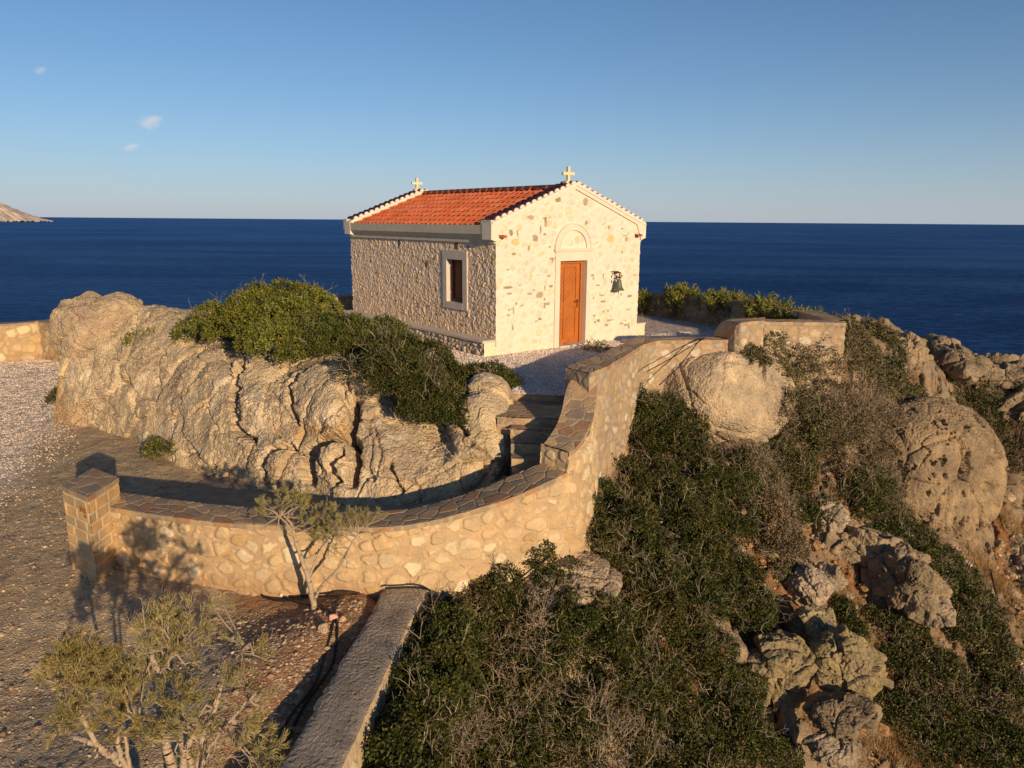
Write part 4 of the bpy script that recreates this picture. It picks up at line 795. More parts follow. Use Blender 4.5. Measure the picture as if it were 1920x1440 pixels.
bo(1690, 668, 21.5, 44, 32, .9, 'knobbly tan rock on the ridge just right of the parapet corner', seed=6, n=90, pits=.6, col=(.36, .28, .175), col2=gry)
bo(1600, 1003, 14.2, 1, 1, .02, '', seed=99, n=4) if False else None
bo(1549, 985, 15.0, 27, 48, .4, 'upright pale grey rock fin between the slope shrubs', seed=7, n=60, rx=.2, col=(.40, .33, .25), col2=(.33, .27, .2))
bo(1627, 975, 15.6, 26, 20, .3, 'small knobbly rock beside the grey rock fin', seed=8, n=50, pits=.5, col=(.45, .36, .24), col2=gry)
bo(1630, 1030, 14.6, 85, 22, .6, 'long flat slab rock sloping above the dark hollow', seed=9, n=80, rz=-.5, col=(.33, .265, .175), col2=gry, planes=6)
bo(1700, 1085, 13.9, 58, 46, .8, 'blocky grey boulder at the end of the flat slab', seed=10, n=100, pits=.45, col=gry, col2=gry2, planes=7, cut=.75)
bo(1722, 1128, 13.4, 24, 28, .35, 'wedge-shaped rock under the blocky grey boulder', seed=11, n=50, col=(.36, .30, .2), col2=gry2)
bo(1757, 1148, 13.4, 27, 28, .4, 'round smooth rock below the blocky grey boulder', seed=12, n=60, col=(.38, .31, .22), col2=(.33, .27, .19), amp=.5)
bo(1520, 1100, 12.9, 32, 34, .4, 'pale rock leaning among dry twigs halfway down the slope', seed=13, n=60, col=(.43, .36, .28), col2=gry)
bo(1556, 1085, 13.2, 26, 20, .3, 'flat pale rock behind the leaning pale rock', seed=14, n=40, col=(.45, .38, .3), col2=gry)
bo(1522, 1178, 11.8, 38, 34, .5, 'jagged olive-tan rock above the two large lower rocks', seed=15, n=70, pits=.6, col=(.42, .35, .2), col2=gry2)
bo(1440, 1248, 11.2, 68, 50, .7, 'large olive-brown rock, left one of the lower pair', seed=16, n=110, pits=.4, col=olv, col2=(.27, .225, .14), planes=7, cut=.78)
bo(1592, 1248, 11.0, 56, 50, .6, 'large craggy olive rock, right one of the lower pair', seed=17, n=110, pits=.7, col=olv, col2=(.3, .25, .155), planes=7, cut=.78)
bo(1575, 1338, 10.25, 50, 22, .5, 'pale broken rock face below the lower pair of rocks', seed=18, n=110, rz=.4, col=(.26, .205, .135), col2=(.17, .135, .09), planes=6)
bo(1560, 1400, 9.8, 36, 18, .3, 'grey rock at the bottom of the slope beside dry grass', seed=19, n=70, col=(.36, .3, .22), col2=gry2, planes=6)
bo(1066, 1094, 10.1, 92, 36, .9, 'low pale rock against the foot of the curved wall', seed=20, n=100, col=(.50, .40, .28), col2=(.36, .29, .20), mat='rock', planes=9, amp=.5, cut=.85, sharp=20.)
bo(1235, 1110, 11.2, 40, 18, .3, 'small flat rock in dry grass below the green shrubs', seed=21, n=40, col=(.42, .33, .24), col2=gry)
bo(1395, 1000, 14.0, 26, 34, .4, 'pale rock showing through twiggy shrubs', seed=22, n=50, col=(.46, .36, .22), col2=tan2)
bo(1440, 1030, 13.6, 30, 34, .4, 'ochre rock under a dry brown bush', seed=23, n=50, col=(.44, .34, .2), col2=tan2)
bo(1865, 1060, 18.0, 60, 45, 1.0, 'grey slab rocks right below the huge pitted boulder', seed=24, n=80, col=(.30, .24, .17), col2=gry2, planes=6)
bo(1745, 1020, 18.0, 40, 22, .6, 'broad pale rock under the lip of the huge pitted boulder', seed=25, n=60, col=(.38, .31, .22), col2=gry)
bo(1905, 1130, 17.0, 34, 60, .8, 'steep grey rock at the right edge, beside the fallen pole', seed=26, n=60, col=(.31, .25, .18), col2=gry2, planes=6)
for k, (a_, b2, yy_, rx_, ry_) in enumerate([(1760, 672, 23.5, 48, 26), (1850, 705, 24.0, 70, 36), (1930, 760, 23.5, 70, 42)]):
    bo(a_, b2, yy_, rx_, ry_, 1.6, ['rugged ridge rock with a russet patch against the sea', 'long eroded ridge rock with dark hollows against the sea', 'shadowed end of the ridge rocks at the right edge'][k], seed=30 + k, n=110, pits=.8, col=(.33, .26, .17), col2=(.20, .16, .11))
bo(1588, 745, 18.0, 20, 14, .4, 'small pale rock under bare twigs', seed=40, n=30, col=(.44, .36, .25), col2=gry)
bo(1830, 950, 17.6, 1, 1, .1, '', n=4, seed=0) if False else None

# ---------------------------------------------------------------- concrete strip
CONC = mat_col('worn_concrete', 60, .8, .012, .2, scale2=55, bump2=.25)
strip = empty('concrete_wall', tuple(atz(770, 1250, -2)), 'long rough grey concrete kerb wall running from the curved wall foot to the bottom edge, with a pale stone side', 'concrete wall')
L_ = [(722, 1100, -1.84), (690, 1160, -1.82), (652, 1220, -1.80), (606, 1300, -1.78), (525, 1440, -1.76), (460, 1560, -1.75)]; R2 = [(800, 1104, -1.84), (770, 1160, -1.82), (742, 1220, -1.80), (704, 1300, -1.78), (640, 1440, -1.76), (590, 1560, -1.75)]
SL = catmull(np.array([atz(*q) for q in L_]), int(330 * Q)); SR = catmull(np.array([atz(*q) for q in R2]), int(330 * Q)); t = np.linspace(0, 1, int(60 * Q))
P = SL[:, None] * (1 - t[None, :, None]) + SR[:, None] * t[None, :, None]; hh = .012 * fbm(P * 2, 3) + .006 * fbm(P * 14, 3, ridge=True) + .006 * fbm(P * 40, 2) - .02 * (np.abs(2 * t - 1)[None] ** 6) + .006 * fbm(P * 35, 2)
P = P + np.stack([.015 * fbm(P * 5, 3), 0 * hh, 0 * hh], -1) * np.abs(2 * t - 1)[None, :, None] ** 3
cc = mix(np.array([.40, .34, .265]), np.array([.31, .26, .20]), sst(-.2, .4, fbm(P * 3, 3))); cc = mix(cc, np.array([.40, .30, .17]), sst(.3, .6, fbm(P * 1.5 + 4, 3)) * .6)
ac = Acc(); Pt = ac.grid(P, cc, hh, nrm=(0, 0, 1))
ac.build('top', CONC, strip); ac = Acc()
for side, fx, low_ in ((0, -.02, .45), (-1, .04, 1.8)):
    E_ = Pt[:, side]; zz = np.linspace(0, 1, int(90 * Q)); V_ = E_[:, None] + np.stack([fx * zz * (3 if side else 1), 0 * zz, -low_ * zz], -1)[None]; s_ = np.cumsum(np.r_[0, np.linalg.norm(np.diff(E_, axis=0), axis=1)])
    h, c = rubble(s_[:, None] + 0 * zz, zz[None] * low_ + 0 * s_[:, None], .3, .22, 55, mortar=(.6, .48, .3), mw=.03); kk = sst(0, .1, zz)[None] * np.ones_like(h)
    ac.grid(V_, mix(np.array([.58, .45, .28]), c, kk), h * kk, nrm=(-1 if side == 0 else 1, 0, 0))
ac.build('stone_side', M['masonry'], strip)

# ---------------------------------------------------------------- vegetation
def unit(a): return a / (np.linalg.norm(a, axis=-1, keepdims=True) + 1e-9)
def leaves_mesh(name, P, A, L, W, C, mat, parent=None, g=rng, fold=.0):
    """one rhombic leaf per row: root P, axis A, length L, width W, colour C"""
    n = len(P); L = np.broadcast_to(L, n)[:, None]; W = np.broadcast_to(W, n)[:, None]; S_ = unit(np.cross(A, g.normal(size=(n, 3))))
    V = np.stack([P, P + A * L * .5 + S_ * W * .5, P + A * L, P + A * L * .5 - S_ * W * .5], 1).reshape(-1, 3)
    return link(name, mesh_np(name, V, np.arange(4 * n).reshape(n, 4), mat, np.repeat(C, 4, 0), False), parent)
def tubes_mesh(name, A, B, ra, rb, C, mat, parent=None, sides=3):
    n = len(A); D = unit(B - A); S1 = unit(np.cross(D, np.where(np.abs(D[:, 2:3]) > .9, [[1., 0, 0]], [[0, 0, 1.]]))); S2 = np.cross(D, S1); t = np.arange(sides) * 2 * np.pi / sides
    ring = S1[:, None] * np.cos(t)[None, :, None] + S2[:, None] * np.sin(t)[None, :, None]
    V = np.concatenate([A[:, None] + ring * np.reshape(ra, (-1, 1, 1)), B[:, None] + ring * np.reshape(rb, (-1, 1, 1))], 1).reshape(-1, 3); k = np.arange(n)[:, None] * 2 * sides; i = np.arange(sides); j = (i + 1) % sides
    F = np.stack([k + i, k + j, k + sides + j, k + sides + i], -1).reshape(-1, 4)
    C = np.broadcast_to(np.asarray(C, float), (n, 3)); return link(name, mesh_np(name, V, F, mat, np.repeat(C, 2 * sides, 0), sides > 4), parent)
def branching(P, D, L, r, levels, kids, spread, g, shrink=.68, up=.15, wig=.25):
    """grows segments level by level; returns starts, ends, radii and the tips"""
    As, Bs, Ra, Rb = [], [], [], []; L = np.broadcast_to(L, len(P)).astype(float); r = np.broadcast_to(r, len(P)).astype(float)
    for lv in range(levels):
        D1 = unit(D + wig * g.normal(size=D.shape)); M_ = P + D1 * (L * .5)[:, None]; D2 = unit(D1 + wig * g.normal(size=D.shape)); E_ = M_ + D2 * (L * .5)[:, None]
        As += [P, M_]; Bs += [M_, E_]; Ra += [r, r * .85]; Rb += [r * .85, r * .7]
        P = np.repeat(E_, kids, 0); D = unit(np.repeat(D2, kids, 0) + spread * g.normal(size=(len(E_) * kids, 3)) + np.array([0, 0, up])); L = np.repeat(L, kids) * shrink * g.uniform(.7, 1.25, len(P)); r = np.repeat(r, kids) * .68
    return np.concatenate(As), np.concatenate(Bs), np.concatenate(Ra), np.concatenate(Rb), P, D
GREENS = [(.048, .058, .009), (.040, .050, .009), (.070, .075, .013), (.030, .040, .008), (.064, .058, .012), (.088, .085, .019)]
YELLOW_GREENS = [(.15, .155, .022), (.12, .135, .02), (.19, .18, .028), (.10, .12, .02), (.16, .145, .025)]  # brighter, yellower leaf colours
OLIVE = [(.13, .115, .045), (.11, .10, .04), (.15, .13, .055), (.09, .085, .035)]
BROWN = [(.17, .115, .06), (.14, .10, .05), (.20, .14, .075), (.12, .09, .045)]
TWIG = [(.33, .26, .185), (.26, .20, .14), (.40, .33, .25), (.21, .155, .105)]
shrub_n = 0
def shrub(px, py, rx, ry, h, label, n=9000, leaf=.045, pal_=GREENS, twigs=60, tl=.22, seed=None, rot=0., cat='shrub', group=None, fn=None, name='shrub', inner=.25, lump=.35, twr=.006, z0=None, hh=.5, sep=1.0, levels=4, Yd=None, clump=.34, bare=.12, keep=None, hv=(.55, 1.12), kf=1.0):
    global shrub_n
    shrub_n += 1; g = np.random.default_rng(500 + (seed if seed is not None else shrub_n)); fn = fn or T; sd = shrub_n * 7.7
    c = aty(px, py, Yd) if Yd else on(px, py, h * hh, fn); c = np.array([c[0], c[1], float(fn(c[0], c[1])) if z0 is None else z0])
    cr_, sr = math.cos(rot), math.sin(rot); rc0 = clump * min(1, max(.45, min(rx, ry)))
    # billowing clumps spread over the footprint; every clump a small dome of leaf tufts
    K = max(5, int(2.1 * kf * rx * ry / rc0 ** 2)); a_ = g.random(K) * 6.283; q = np.sqrt(g.random(K)) * (1 + lump * .5 * np.sin(a_ * 2 + sd) + lump * .35 * np.sin(a_ * 5 + sd * 2)); q = np.minimum(q, 1.25); rcs = rc0 * g.uniform(.65, 1.35, K)
    cx, cy = q * np.cos(a_) * rx * .85, q * np.sin(a_) * ry * .85; hz = h * np.sqrt(np.clip(1 - (q * .8) ** 2, .08, 1)) * g.uniform(*hv, K) - rcs * .75; hz = np.maximum(hz, rcs * .05)
    wx, wy = c[0] + cx * cr_ - cy * sr, c[1] + cx * sr + cy * cr_; bz = fn(wx, wy) if z0 is None else np.full(K, z0); bz = np.where(np.abs(bz - c[2]) < max(h * 2.5, 1.2), bz, c[2]); CL_ = np.stack([wx, wy, bz + hz], -1)
    per = 7; nt_ = max(20, int(n * Q) // per); ki = g.choice(K, nt_, p=rcs ** 2 / (rcs ** 2).sum()); D = g.normal(size=(nt_, 3)); D[:, 2] = np.abs(D[:, 2]) - .35; D = unit(D)
    r = rcs[ki] * (1 + .25 * fbm(D * 2.2 + ki[:, None] * 3.3, 2)) * (1 - np.minimum(g.exponential(inner * .35, nt_), .75)); P0 = CL_[ki] + D * r[:, None]
    ins = np.zeros(nt_, bool)
    for k in range(K): ins |= (((P0 - CL_[k]) ** 2).sum(1) < (.78 * rcs[k]) ** 2) & (ki != k)
    low = (fn(P0[:, 0], P0[:, 1]) if z0 is None else np.full(nt_, z0)); okk = ~ins & (P0[:, 2] > np.minimum(low, bz[ki]) - .02); P0, D, ki = P0[okk], D[okk], ki[okk]; nt_ = len(P0)
    if keep is not None: m_ = keep(P0); P0, D, ki = P0[m_], D[m_], ki[m_]; nt_ = len(P0)
    ax = unit(D + .5 * g.normal(size=D.shape) + [0, 0, .3]); thin = g.random(K) < bare; keep = ~thin[ki] | (g.random(nt_) < .35); P0, D, ki, ax = P0[keep], D[keep], ki[keep], ax[keep]; nt_ = len(P0)
    P = np.repeat(P0, per, 0) + g.normal(size=(nt_ * per, 3)) * leaf * .5; A = unit(np.repeat(ax, per, 0) * .7 + g.normal(size=P.shape) * .85)
    cv = g.random(K); ci = np.clip(cv[ki] * .7 + g.random(nt_) * .45 - .08, 0, .999); C = np.repeat(pal(ci, pal_) * (g.uniform(.8, 1.2, K)[ki] * g.uniform(.75, 1.3, nt_))[:, None], per, 0) * g.uniform(.8, 1.25, (nt_ * per, 1))
    s0 = scl = np.linalg.norm(c - CC)
    root = empty(name, tuple(c), label, cat, group)
    leaves_mesh('foliage', P, A, leaf * g.uniform(.7, 1.4, len(P)), leaf * .55, C, M['leaf'], root, g)
    if twigs:
        tn = max(14, int(twigs * Q * .42)); pw = np.where(thin[ki], 14., 1.); k = g.choice(nt_, tn, replace=True, p=pw / pw.sum()); Pt = P0[k] - ax[k] * tl * .9; sg = branching(Pt, unit(ax[k] + [0, 0, .3]), tl * g.uniform(.7, 1.2, tn), twr, levels, 2, .45, g, up=.12)
        cc = pal(g.random(tn), TWIG); n_ = len(sg[0]); C = np.array(TWIG)[g.integers(0, 4, n_)] * g.uniform(.8, 1.15, (n_, 1)); tubes_mesh('bare_twigs', sg[0], sg[1], sg[2], sg[3], C, M['twig'], root)
    return root
top0 = lambda x, y: np.zeros(np.shape(x))
# the evergreen hedge on the outcrop
def rocktop(x, y):
    x = np.asarray(x, float); y = np.asarray(y, float)
    return np.interp(x, [-8, -5.5, -4.2, -3.2, -2.3, -1.6, -.9, -.3], [.35, .45, .25, .2, .2, -.05, -.45, -.3]) * np.clip(1 - (y - 14.6) / 3, .0, 1) 
g_h = 'evergreen shrubs on the outcrop beside the chapel'
shrub(385, 602, 1.8, 1.0, .62, 'low left shoulder of green shrub on the outcrop, in front of the sea wall', 40000, .05, YELLOW_GREENS, 60, seed=1, fn=rocktop, Yd=18.2, group=g_h, hv=(.82, 1.05), clump=.3, bare=.03, lump=.25)
shrub(455, 620, 1.5, 1.2, 1.1, 'yellow-green shrub on the outcrop between its low left shoulder and the tallest crown', 52000, .05, YELLOW_GREENS, 70, seed=2, fn=rocktop, Yd=16.8, group=g_h, hv=(.82, 1.05), clump=.3, bare=.03, lump=.22)
shrub(535, 622, 1.5, 1.3, 1.5, 'tallest bright green shrub crown standing above the outcrop left of the chapel', 64000, .05, YELLOW_GREENS, 90, seed=3, fn=rocktop, Yd=16.4, group=g_h, hv=(.82, 1.05), clump=.3, bare=.03, lump=.2)
shrub(575, 652, 1.4, .8, .75, 'green shrub hanging over the two rounded rock blocks', 46000, .045, YELLOW_GREENS, 60, seed=4, fn=rocktop, Yd=14.9, group=g_h, hv=(.82, 1.05), clump=.3, bare=.03, lump=.22)
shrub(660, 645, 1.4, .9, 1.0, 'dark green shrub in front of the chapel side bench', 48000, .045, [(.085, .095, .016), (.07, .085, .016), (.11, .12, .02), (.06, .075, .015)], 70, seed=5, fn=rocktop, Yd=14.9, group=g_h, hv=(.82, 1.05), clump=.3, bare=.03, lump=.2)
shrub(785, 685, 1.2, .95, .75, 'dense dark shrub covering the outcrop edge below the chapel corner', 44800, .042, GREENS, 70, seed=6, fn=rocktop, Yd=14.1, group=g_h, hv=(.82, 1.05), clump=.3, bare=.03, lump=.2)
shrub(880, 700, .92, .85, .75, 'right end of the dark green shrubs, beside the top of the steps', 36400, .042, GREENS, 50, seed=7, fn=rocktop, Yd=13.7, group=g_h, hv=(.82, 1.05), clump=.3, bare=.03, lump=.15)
shrub(838, 742, .8, .7, .6, 'dark shrub bridging the hedge between its lowest tongue and its right end', 36000, .042, GREENS, 40, seed=91, fn=rocktop, Yd=13.1, group=g_h, lump=.2, hv=(.82, 1.05), clump=.3, bare=.03)
shrub(735, 735, 1.0, .85, .7, 'dark shrub spilling over the broken middle of the outcrop', 39200, .042, GREENS, 60, seed=8, fn=lambda x, y: rocktop(x, y) - .05, Yd=13.2, group=g_h, hv=(.82, 1.05), clump=.3, bare=.03, lump=.2)
shrub(812, 798, .72, .6, .72, 'dark shrub tongue hanging lowest over the outcrop face', 33600, .04, GREENS, 40, seed=9, fn=lambda x, y: np.interp(y, [11.5, 12, 13.2], [-.85, -.5, -.1]), Yd=12.35, group=g_h, hv=(.82, 1.05), clump=.3, bare=.03, lump=.2)

g_c = 'mastic shrubs on the slope below the curved wall'
cl = [(1170, 780, 1.0, 1.0, 1.15, 'dark green shrub rising against the wall under the parapet bend'), (1250, 800, .95, .9, .9, 'green shrub touching the lower left of the sunlit conglomerate boulder'), (1150, 900, .75, 1.1, .9, 'dark shrub pressed against the tall right flank of the curved wall'),
      (1240, 900, 1.1, 1.1, .9, 'wide green shrub with pale dead twigs in the middle of the upper slope'), (1340, 905, 1.0, 1.0, .8, 'green shrub under the pointed base of the conglomerate boulder'), (1160, 1000, 1.0, .9, .8, 'dark green shrub beside the foot of the curved wall'), (1270, 1010, 1.1, 1.0, .85, 'broad bright-edged green shrub halfway down the slope'),
      (1370, 1060, .95, .9, .75, 'green shrub left of the ochre rock and dry brown bush'), (1290, 1110, .9, .8, .7, 'green shrub above the small flat rock in dry grass'), (1400, 1140, .8, .75, .65, 'green shrub above the left one of the two large lower rocks')]
for k, (a, b_, rx, ry, h, lb) in enumerate(cl): shrub(a, b_, rx, ry, h, lb, 34000, .043, GREENS, 150, group=g_c, lump=.35)
off_kerb = lambda P: P[:, 0] > np.interp(P[:, 1], SR[::-1, 1], SR[::-1, 0]) + np.where(P[:, 2] < -1.72, .03, -.06) + .05 * pn(P * 3)
g_b = 'dense low shrubs below the curved wall foot'
bl = [(880, 1170, .85, .6, .75, 'dark green shrub nearest the top end of the concrete wall'), (985, 1155, .9, .7, .85, 'dark green shrub shading the curved wall base and the low pale rock'), (1105, 1172, .95, .75, .8, 'dark shrub just below the low pale rock'), (1235, 1200, .9, .8, .7, 'dark shrub between the low pale rock and the slope shrubs'),
      (800, 1260, .8, .7, .8, 'shrub leaning on the stone side of the concrete wall, its edge lit'), (910, 1280, .9, .8, .8, 'shrub full of pale dead branches in the middle of the thicket'), (1050, 1290, .95, .85, .8, 'shrub with the thickest tangle of pale dead twigs'), (1190, 1310, .95, .8, .7, 'brownish-green shrub on the right part of the thicket'), (1320, 1310, .9, .8, .7, 'green shrub beside the large olive-brown rock'),
      (760, 1370, .7, .6, .7, 'shrub against the lower stone side of the concrete wall'), (850, 1400, .8, .7, .7, 'shrub with a white forked dead branch near the bottom edge'), (980, 1400, .9, .8, .7, 'olive-green shrub at the middle of the bottom edge'), (1120, 1410, .9, .8, .7, 'twiggy shrub at the bottom edge right of the olive-green one'), (1260, 1410, .9, .8, .65, 'green shrub at the bottom edge, left of the pale broken rock'), (1400, 1400, .9, .8, .6, 'green shrub at the bottom edge touching the pale broken rock'), (680, 1440, .5, .5, .6, 'small shrub overhanging the concrete wall at the bottom edge')]
for k, (a, b_, rx, ry, h, lb) in enumerate(bl): shrub(a, b_, rx, ry, h, lb, 32000, .04, GREENS if k % 3 else GREENS[:2] + [(.10, .075, .02), (.12, .085, .03)], 620 if k in (5, 6, 10, 12) else 320 if k == 7 else 110, group=g_b, lump=.3, tl=.2, twr=.0065, keep=off_kerb, clump=.38)
shrub(1085, 1150, .75, .5, .8, 'dark shrub hiding the lower edge of the low pale rock', 30000, .04, GREENS, 60, group=g_b, Yd=9.35, z0=-2.75, clump=.26, hv=(.7, 1.05))
for k, (fr, lb) in enumerate([(.16, 'dark shrub squeezed against the upper stone side of the concrete wall'), (.34, 'shrub brushing the middle of the concrete wall edge'), (.52, 'shrub pressing on the lower middle of the concrete wall edge'), (.70, 'lowest shrub lapping over the concrete wall edge')]):
    q_ = SR[int(fr * (len(SR) - 1))]; pq = proj(q_ + [.42, 0, 0]); shrub(pq[0], pq[1], .5, .75, 1.0, lb, 26000, .04, GREENS, 40, group=g_b, Yd=q_[1] + .1, z0=-2.78, keep=off_kerb, clump=.26, hv=(.8, 1.05))
g_t = 'twiggy half-bare shrubs on the upper slope'
tw = [(1400, 655, .42, .35, .6, 'small green bush hanging on the parapet above the conglomerate boulder', 14000, OLIVE, 60), (1465, 690, .75, .6, 1.75, 'olive shrub growing up the parapet face below the oleanders', 18000, OLIVE, 160), (1540, 690, .85, .7, 1.8, 'grey-brown twiggy shrub against the parapet corner', 14000, OLIVE + BROWN, 300), (1500, 740, .9, .9, .8, 'half-bare shrub right of the conglomerate boulder', 13000, OLIVE, 260),
      (1580, 740, 1.1, 1.0, .8, 'pale mass of wind-combed bare twigs below the parapet corner', 7000, BROWN, 480), (1640, 770, .9, .9, .7, 'bare twig bush left of the pitted rock shoulder', 8000, BROWN, 300), (1530, 820, 1.1, 1.0, .8, 'mixed green and bare shrub below the pale twig mass', 18000, GREENS + OLIVE, 260), (1460, 860, .9, .9, .7, 'olive shrub beneath the tip of the conglomerate boulder', 18000, GREENS + OLIVE, 200), (1600, 860, .9, .9, .7, 'shrub reaching the left side of the huge pitted boulder', 16000, GREENS + OLIVE, 200),
      (1500, 920, .9, .8, .6, 'dark shrub above the upright pale grey rock fin', 18000, GREENS, 140), (1640, 930, .8, .8, .6, 'green shrub between the rock fin and the huge pitted boulder', 16000, GREENS, 120), (1455, 985, .5, .6, .75, 'dry brown bush over the ochre rock', 16000, BROWN, 160)]
for k, (a, b_, rx, ry, h, lb, n, p_, t_) in enumerate(tw): shrub(a, b_, rx, ry, h, lb, n * 1.3, .05, p_, t_, group=g_t, lump=.3, tl=.26, twr=.006, Yd=[15.75, 16.1, 16.6, 15.6, 15.9][k] if k < 5 else None, z0=[.0, -1.1, -1.1, -1.3, -1.2][k] if k < 5 else None, bare=.35, kf=2.4 if k < 3 else 1.0, hv=(.22, 1.08) if k < 3 else (.55, 1.12), clump=.27 if k < 3 else .34)
for (a, b_, rx, ry, h, lb) in [(1655, 835, .9, .8, .6, 'grey-brown twig shrub left of the huge pitted boulder top'), (1700, 800, .7, .7, .4, 'dry twig shrub on the bare patch above the huge pitted boulder'), (1570, 790, .8, .8, .6, 'twiggy shrub under the palest bare twigs'), (1420, 905, .6, .6, .6, 'dark shrub below and right of the conglomerate boulder tip'), (1480, 1040, .5, .5, .5, 'dry shrub between the ochre rock and the leaning pale rock'), (1655, 880, .6, .6, .45, 'dark olive shrub hugging the left flank of the huge pitted boulder')]:
    shrub(a, b_, rx, ry, h, lb, 16000, .05, OLIVE + BROWN, 260, group=g_t, lump=.3, tl=.26, bare=.4)
g_r = 'low shrubs along the ridge and right side'
rr_ = [(1610, 650, .7, .7, .6, 'shrub right behind the parapet corner', OLIVE, 120), (1650, 700, .9, .8, .5, 'green shrub before the knobbly tan ridge rock', OLIVE + GREENS, 160), (1700, 745, 1.0, .9, .5, 'grassy green shrub below the knobbly tan ridge rock', OLIVE + GREENS, 160), (1660, 630, .5, .5, .3, 'small tuft shrub crowning the ridge against the sea', OLIVE, 40), (1790, 720, 1.2, .9, .5, 'dark olive shrub under the rugged ridge rock', OLIVE + GREENS, 120), (1860, 775, 1.2, .9, .5, 'dark olive shrub under the long ridge rock', OLIVE + GREENS, 120),
       (1905, 860, 1.0, .9, .5, 'brownish shrub right of the huge pitted boulder', OLIVE + BROWN, 120), (1820, 800, .8, .7, .4, 'low olive shrub behind the huge pitted boulder', OLIVE, 80), (1700, 1000, .8, .8, .5, 'dark shrub just under the huge pitted boulder', GREENS, 80), (1775, 1060, .8, .8, .5, 'green-brown shrub above the blocky grey boulder', OLIVE + GREENS, 120), (1810, 1130, .9, .8, .55, 'dark green shrub right of the round smooth rock', GREENS + OLIVE, 120), (1840, 1200, .8, .7, .5, 'dark shrub left of the fallen pole', GREENS + OLIVE, 90),
       (1690, 1210, .8, .6, .45, 'green shrub below the round smooth rock', GREENS, 90), (1760, 1270, .9, .8, .5, 'shrub right of the two large lower rocks', GREENS + OLIVE, 120), (1700, 1340, .8, .7, .5, 'dark shrub right of the pale broken rock', GREENS, 100), (1880, 1310, .9, .8, .5, 'green shrub in the lower right corner area below the orange soil', GREENS + OLIVE, 120), (1800, 1380, .9, .8, .5, 'shrub at the lower right, beside the orange dry grass', GREENS, 110), (1910, 1420, .8, .8, .5, 'shrub in the very bottom right corner', GREENS, 80), (1600, 1180, .4, .4, .3, 'little shrub in the shadow between the boulders', GREENS, 30)]
for (a, b_, rx, ry, h, lb, p_, t_) in rr_: shrub(a, b_, rx, ry, h, lb, 20000, .05, p_, t_, group=g_r, lump=.35, tl=.2)
# small plants
shrub(1120, 628, .2, .2, .32, 'small bright green plant growing by the chapel door', 900, .05, YELLOW_GREENS, 6, fn=top0, Yd=17.6, name='plant', cat='plant', tl=.1, inner=.6)
shrub(112, 742, .32, .3, .42, 'dark green tuft at the left foot of the outcrop', 3500, .045, GREENS, 14, name='plant', cat='plant', tl=.14)
shrub(310, 850, .35, .22, .35, 'straggling green plant on the rock base behind the path', 4000, .04, GREENS + YELLOW_GREENS[:1], 16, name='plant', cat='plant', tl=.14, z0=-1.75)
g_o = 'oleanders inside the back parapet'
LAN = [(.17, .19, .03), (.21, .20, .035), (.13, .15, .025), (.24, .21, .04)]
for k, (a, b_, Yd, r_, h, lb) in enumerate([(1205, 568, 24.9, .35, .75, 'oleander nearest the chapel wall'), (1275, 577, 23.9, .65, 1.05, 'oleander bush second from the chapel, against the back parapet'), (1360, 588, 22.4, .75, 1.0, 'oleander bush in the middle of the back parapet'), (1432, 590, 20.4, .7, 1.05, 'oleander with a few red flowers'), (1500, 597, 19.3, .75, .85, 'wide oleander behind the low parapet top'), (1550, 597, 18.6, .6, .75, 'oleander nearest the parapet corner'), (1400, 603, 18.4, .45, .55, 'low oleander just behind the raised parapet step')]):
    g = np.random.default_rng(900 + k); c = aty(a, b_, Yd); c[2] = .0; root = empty('oleander', tuple(c), lb, 'oleander', g_o); ns = int(34 + 40 * r_); P = c + np.c_[g.normal(size=(ns, 2)) * r_ * .25, np.zeros(ns)]
    D = unit(np.c_[g.normal(size=(ns, 2)) * .35, np.ones(ns)]); sg = branching(P, D, h * .45, .009, 3, 2, .3, g, up=.4, wig=.1); tubes_mesh('stems', sg[0], sg[1], sg[2], sg[3], (.20, .17, .09), M['twig'], root)
    k2 = np.repeat(np.arange(len(sg[0])), 6); f = g.random((len(k2), 1)); Pl = sg[0][k2] * (1 - f) + sg[1][k2] * f; A = unit(unit(sg[1] - sg[0])[k2] + .75 * g.normal(size=Pl.shape)); ok = Pl[:, 2] > .12
    leaves_mesh('foliage', Pl[ok], A[ok], g.uniform(.08, .15, ok.sum()), .026, pal(g.random(ok.sum()), LAN) * g.uniform(.7, 1.2, (ok.sum(), 1)), M['leaf'], root, g)
    if k in (3, 4):
        tp = sg[4][sg[4][:, 2] > h * .75][:14]; tp = np.repeat(tp, 5, 0); leaves_mesh('flowers', tp, unit(g.normal(size=tp.shape)), .035, .03, np.tile([[.62, .10, .09]], (len(tp), 1)), M['leaf'], root, g)
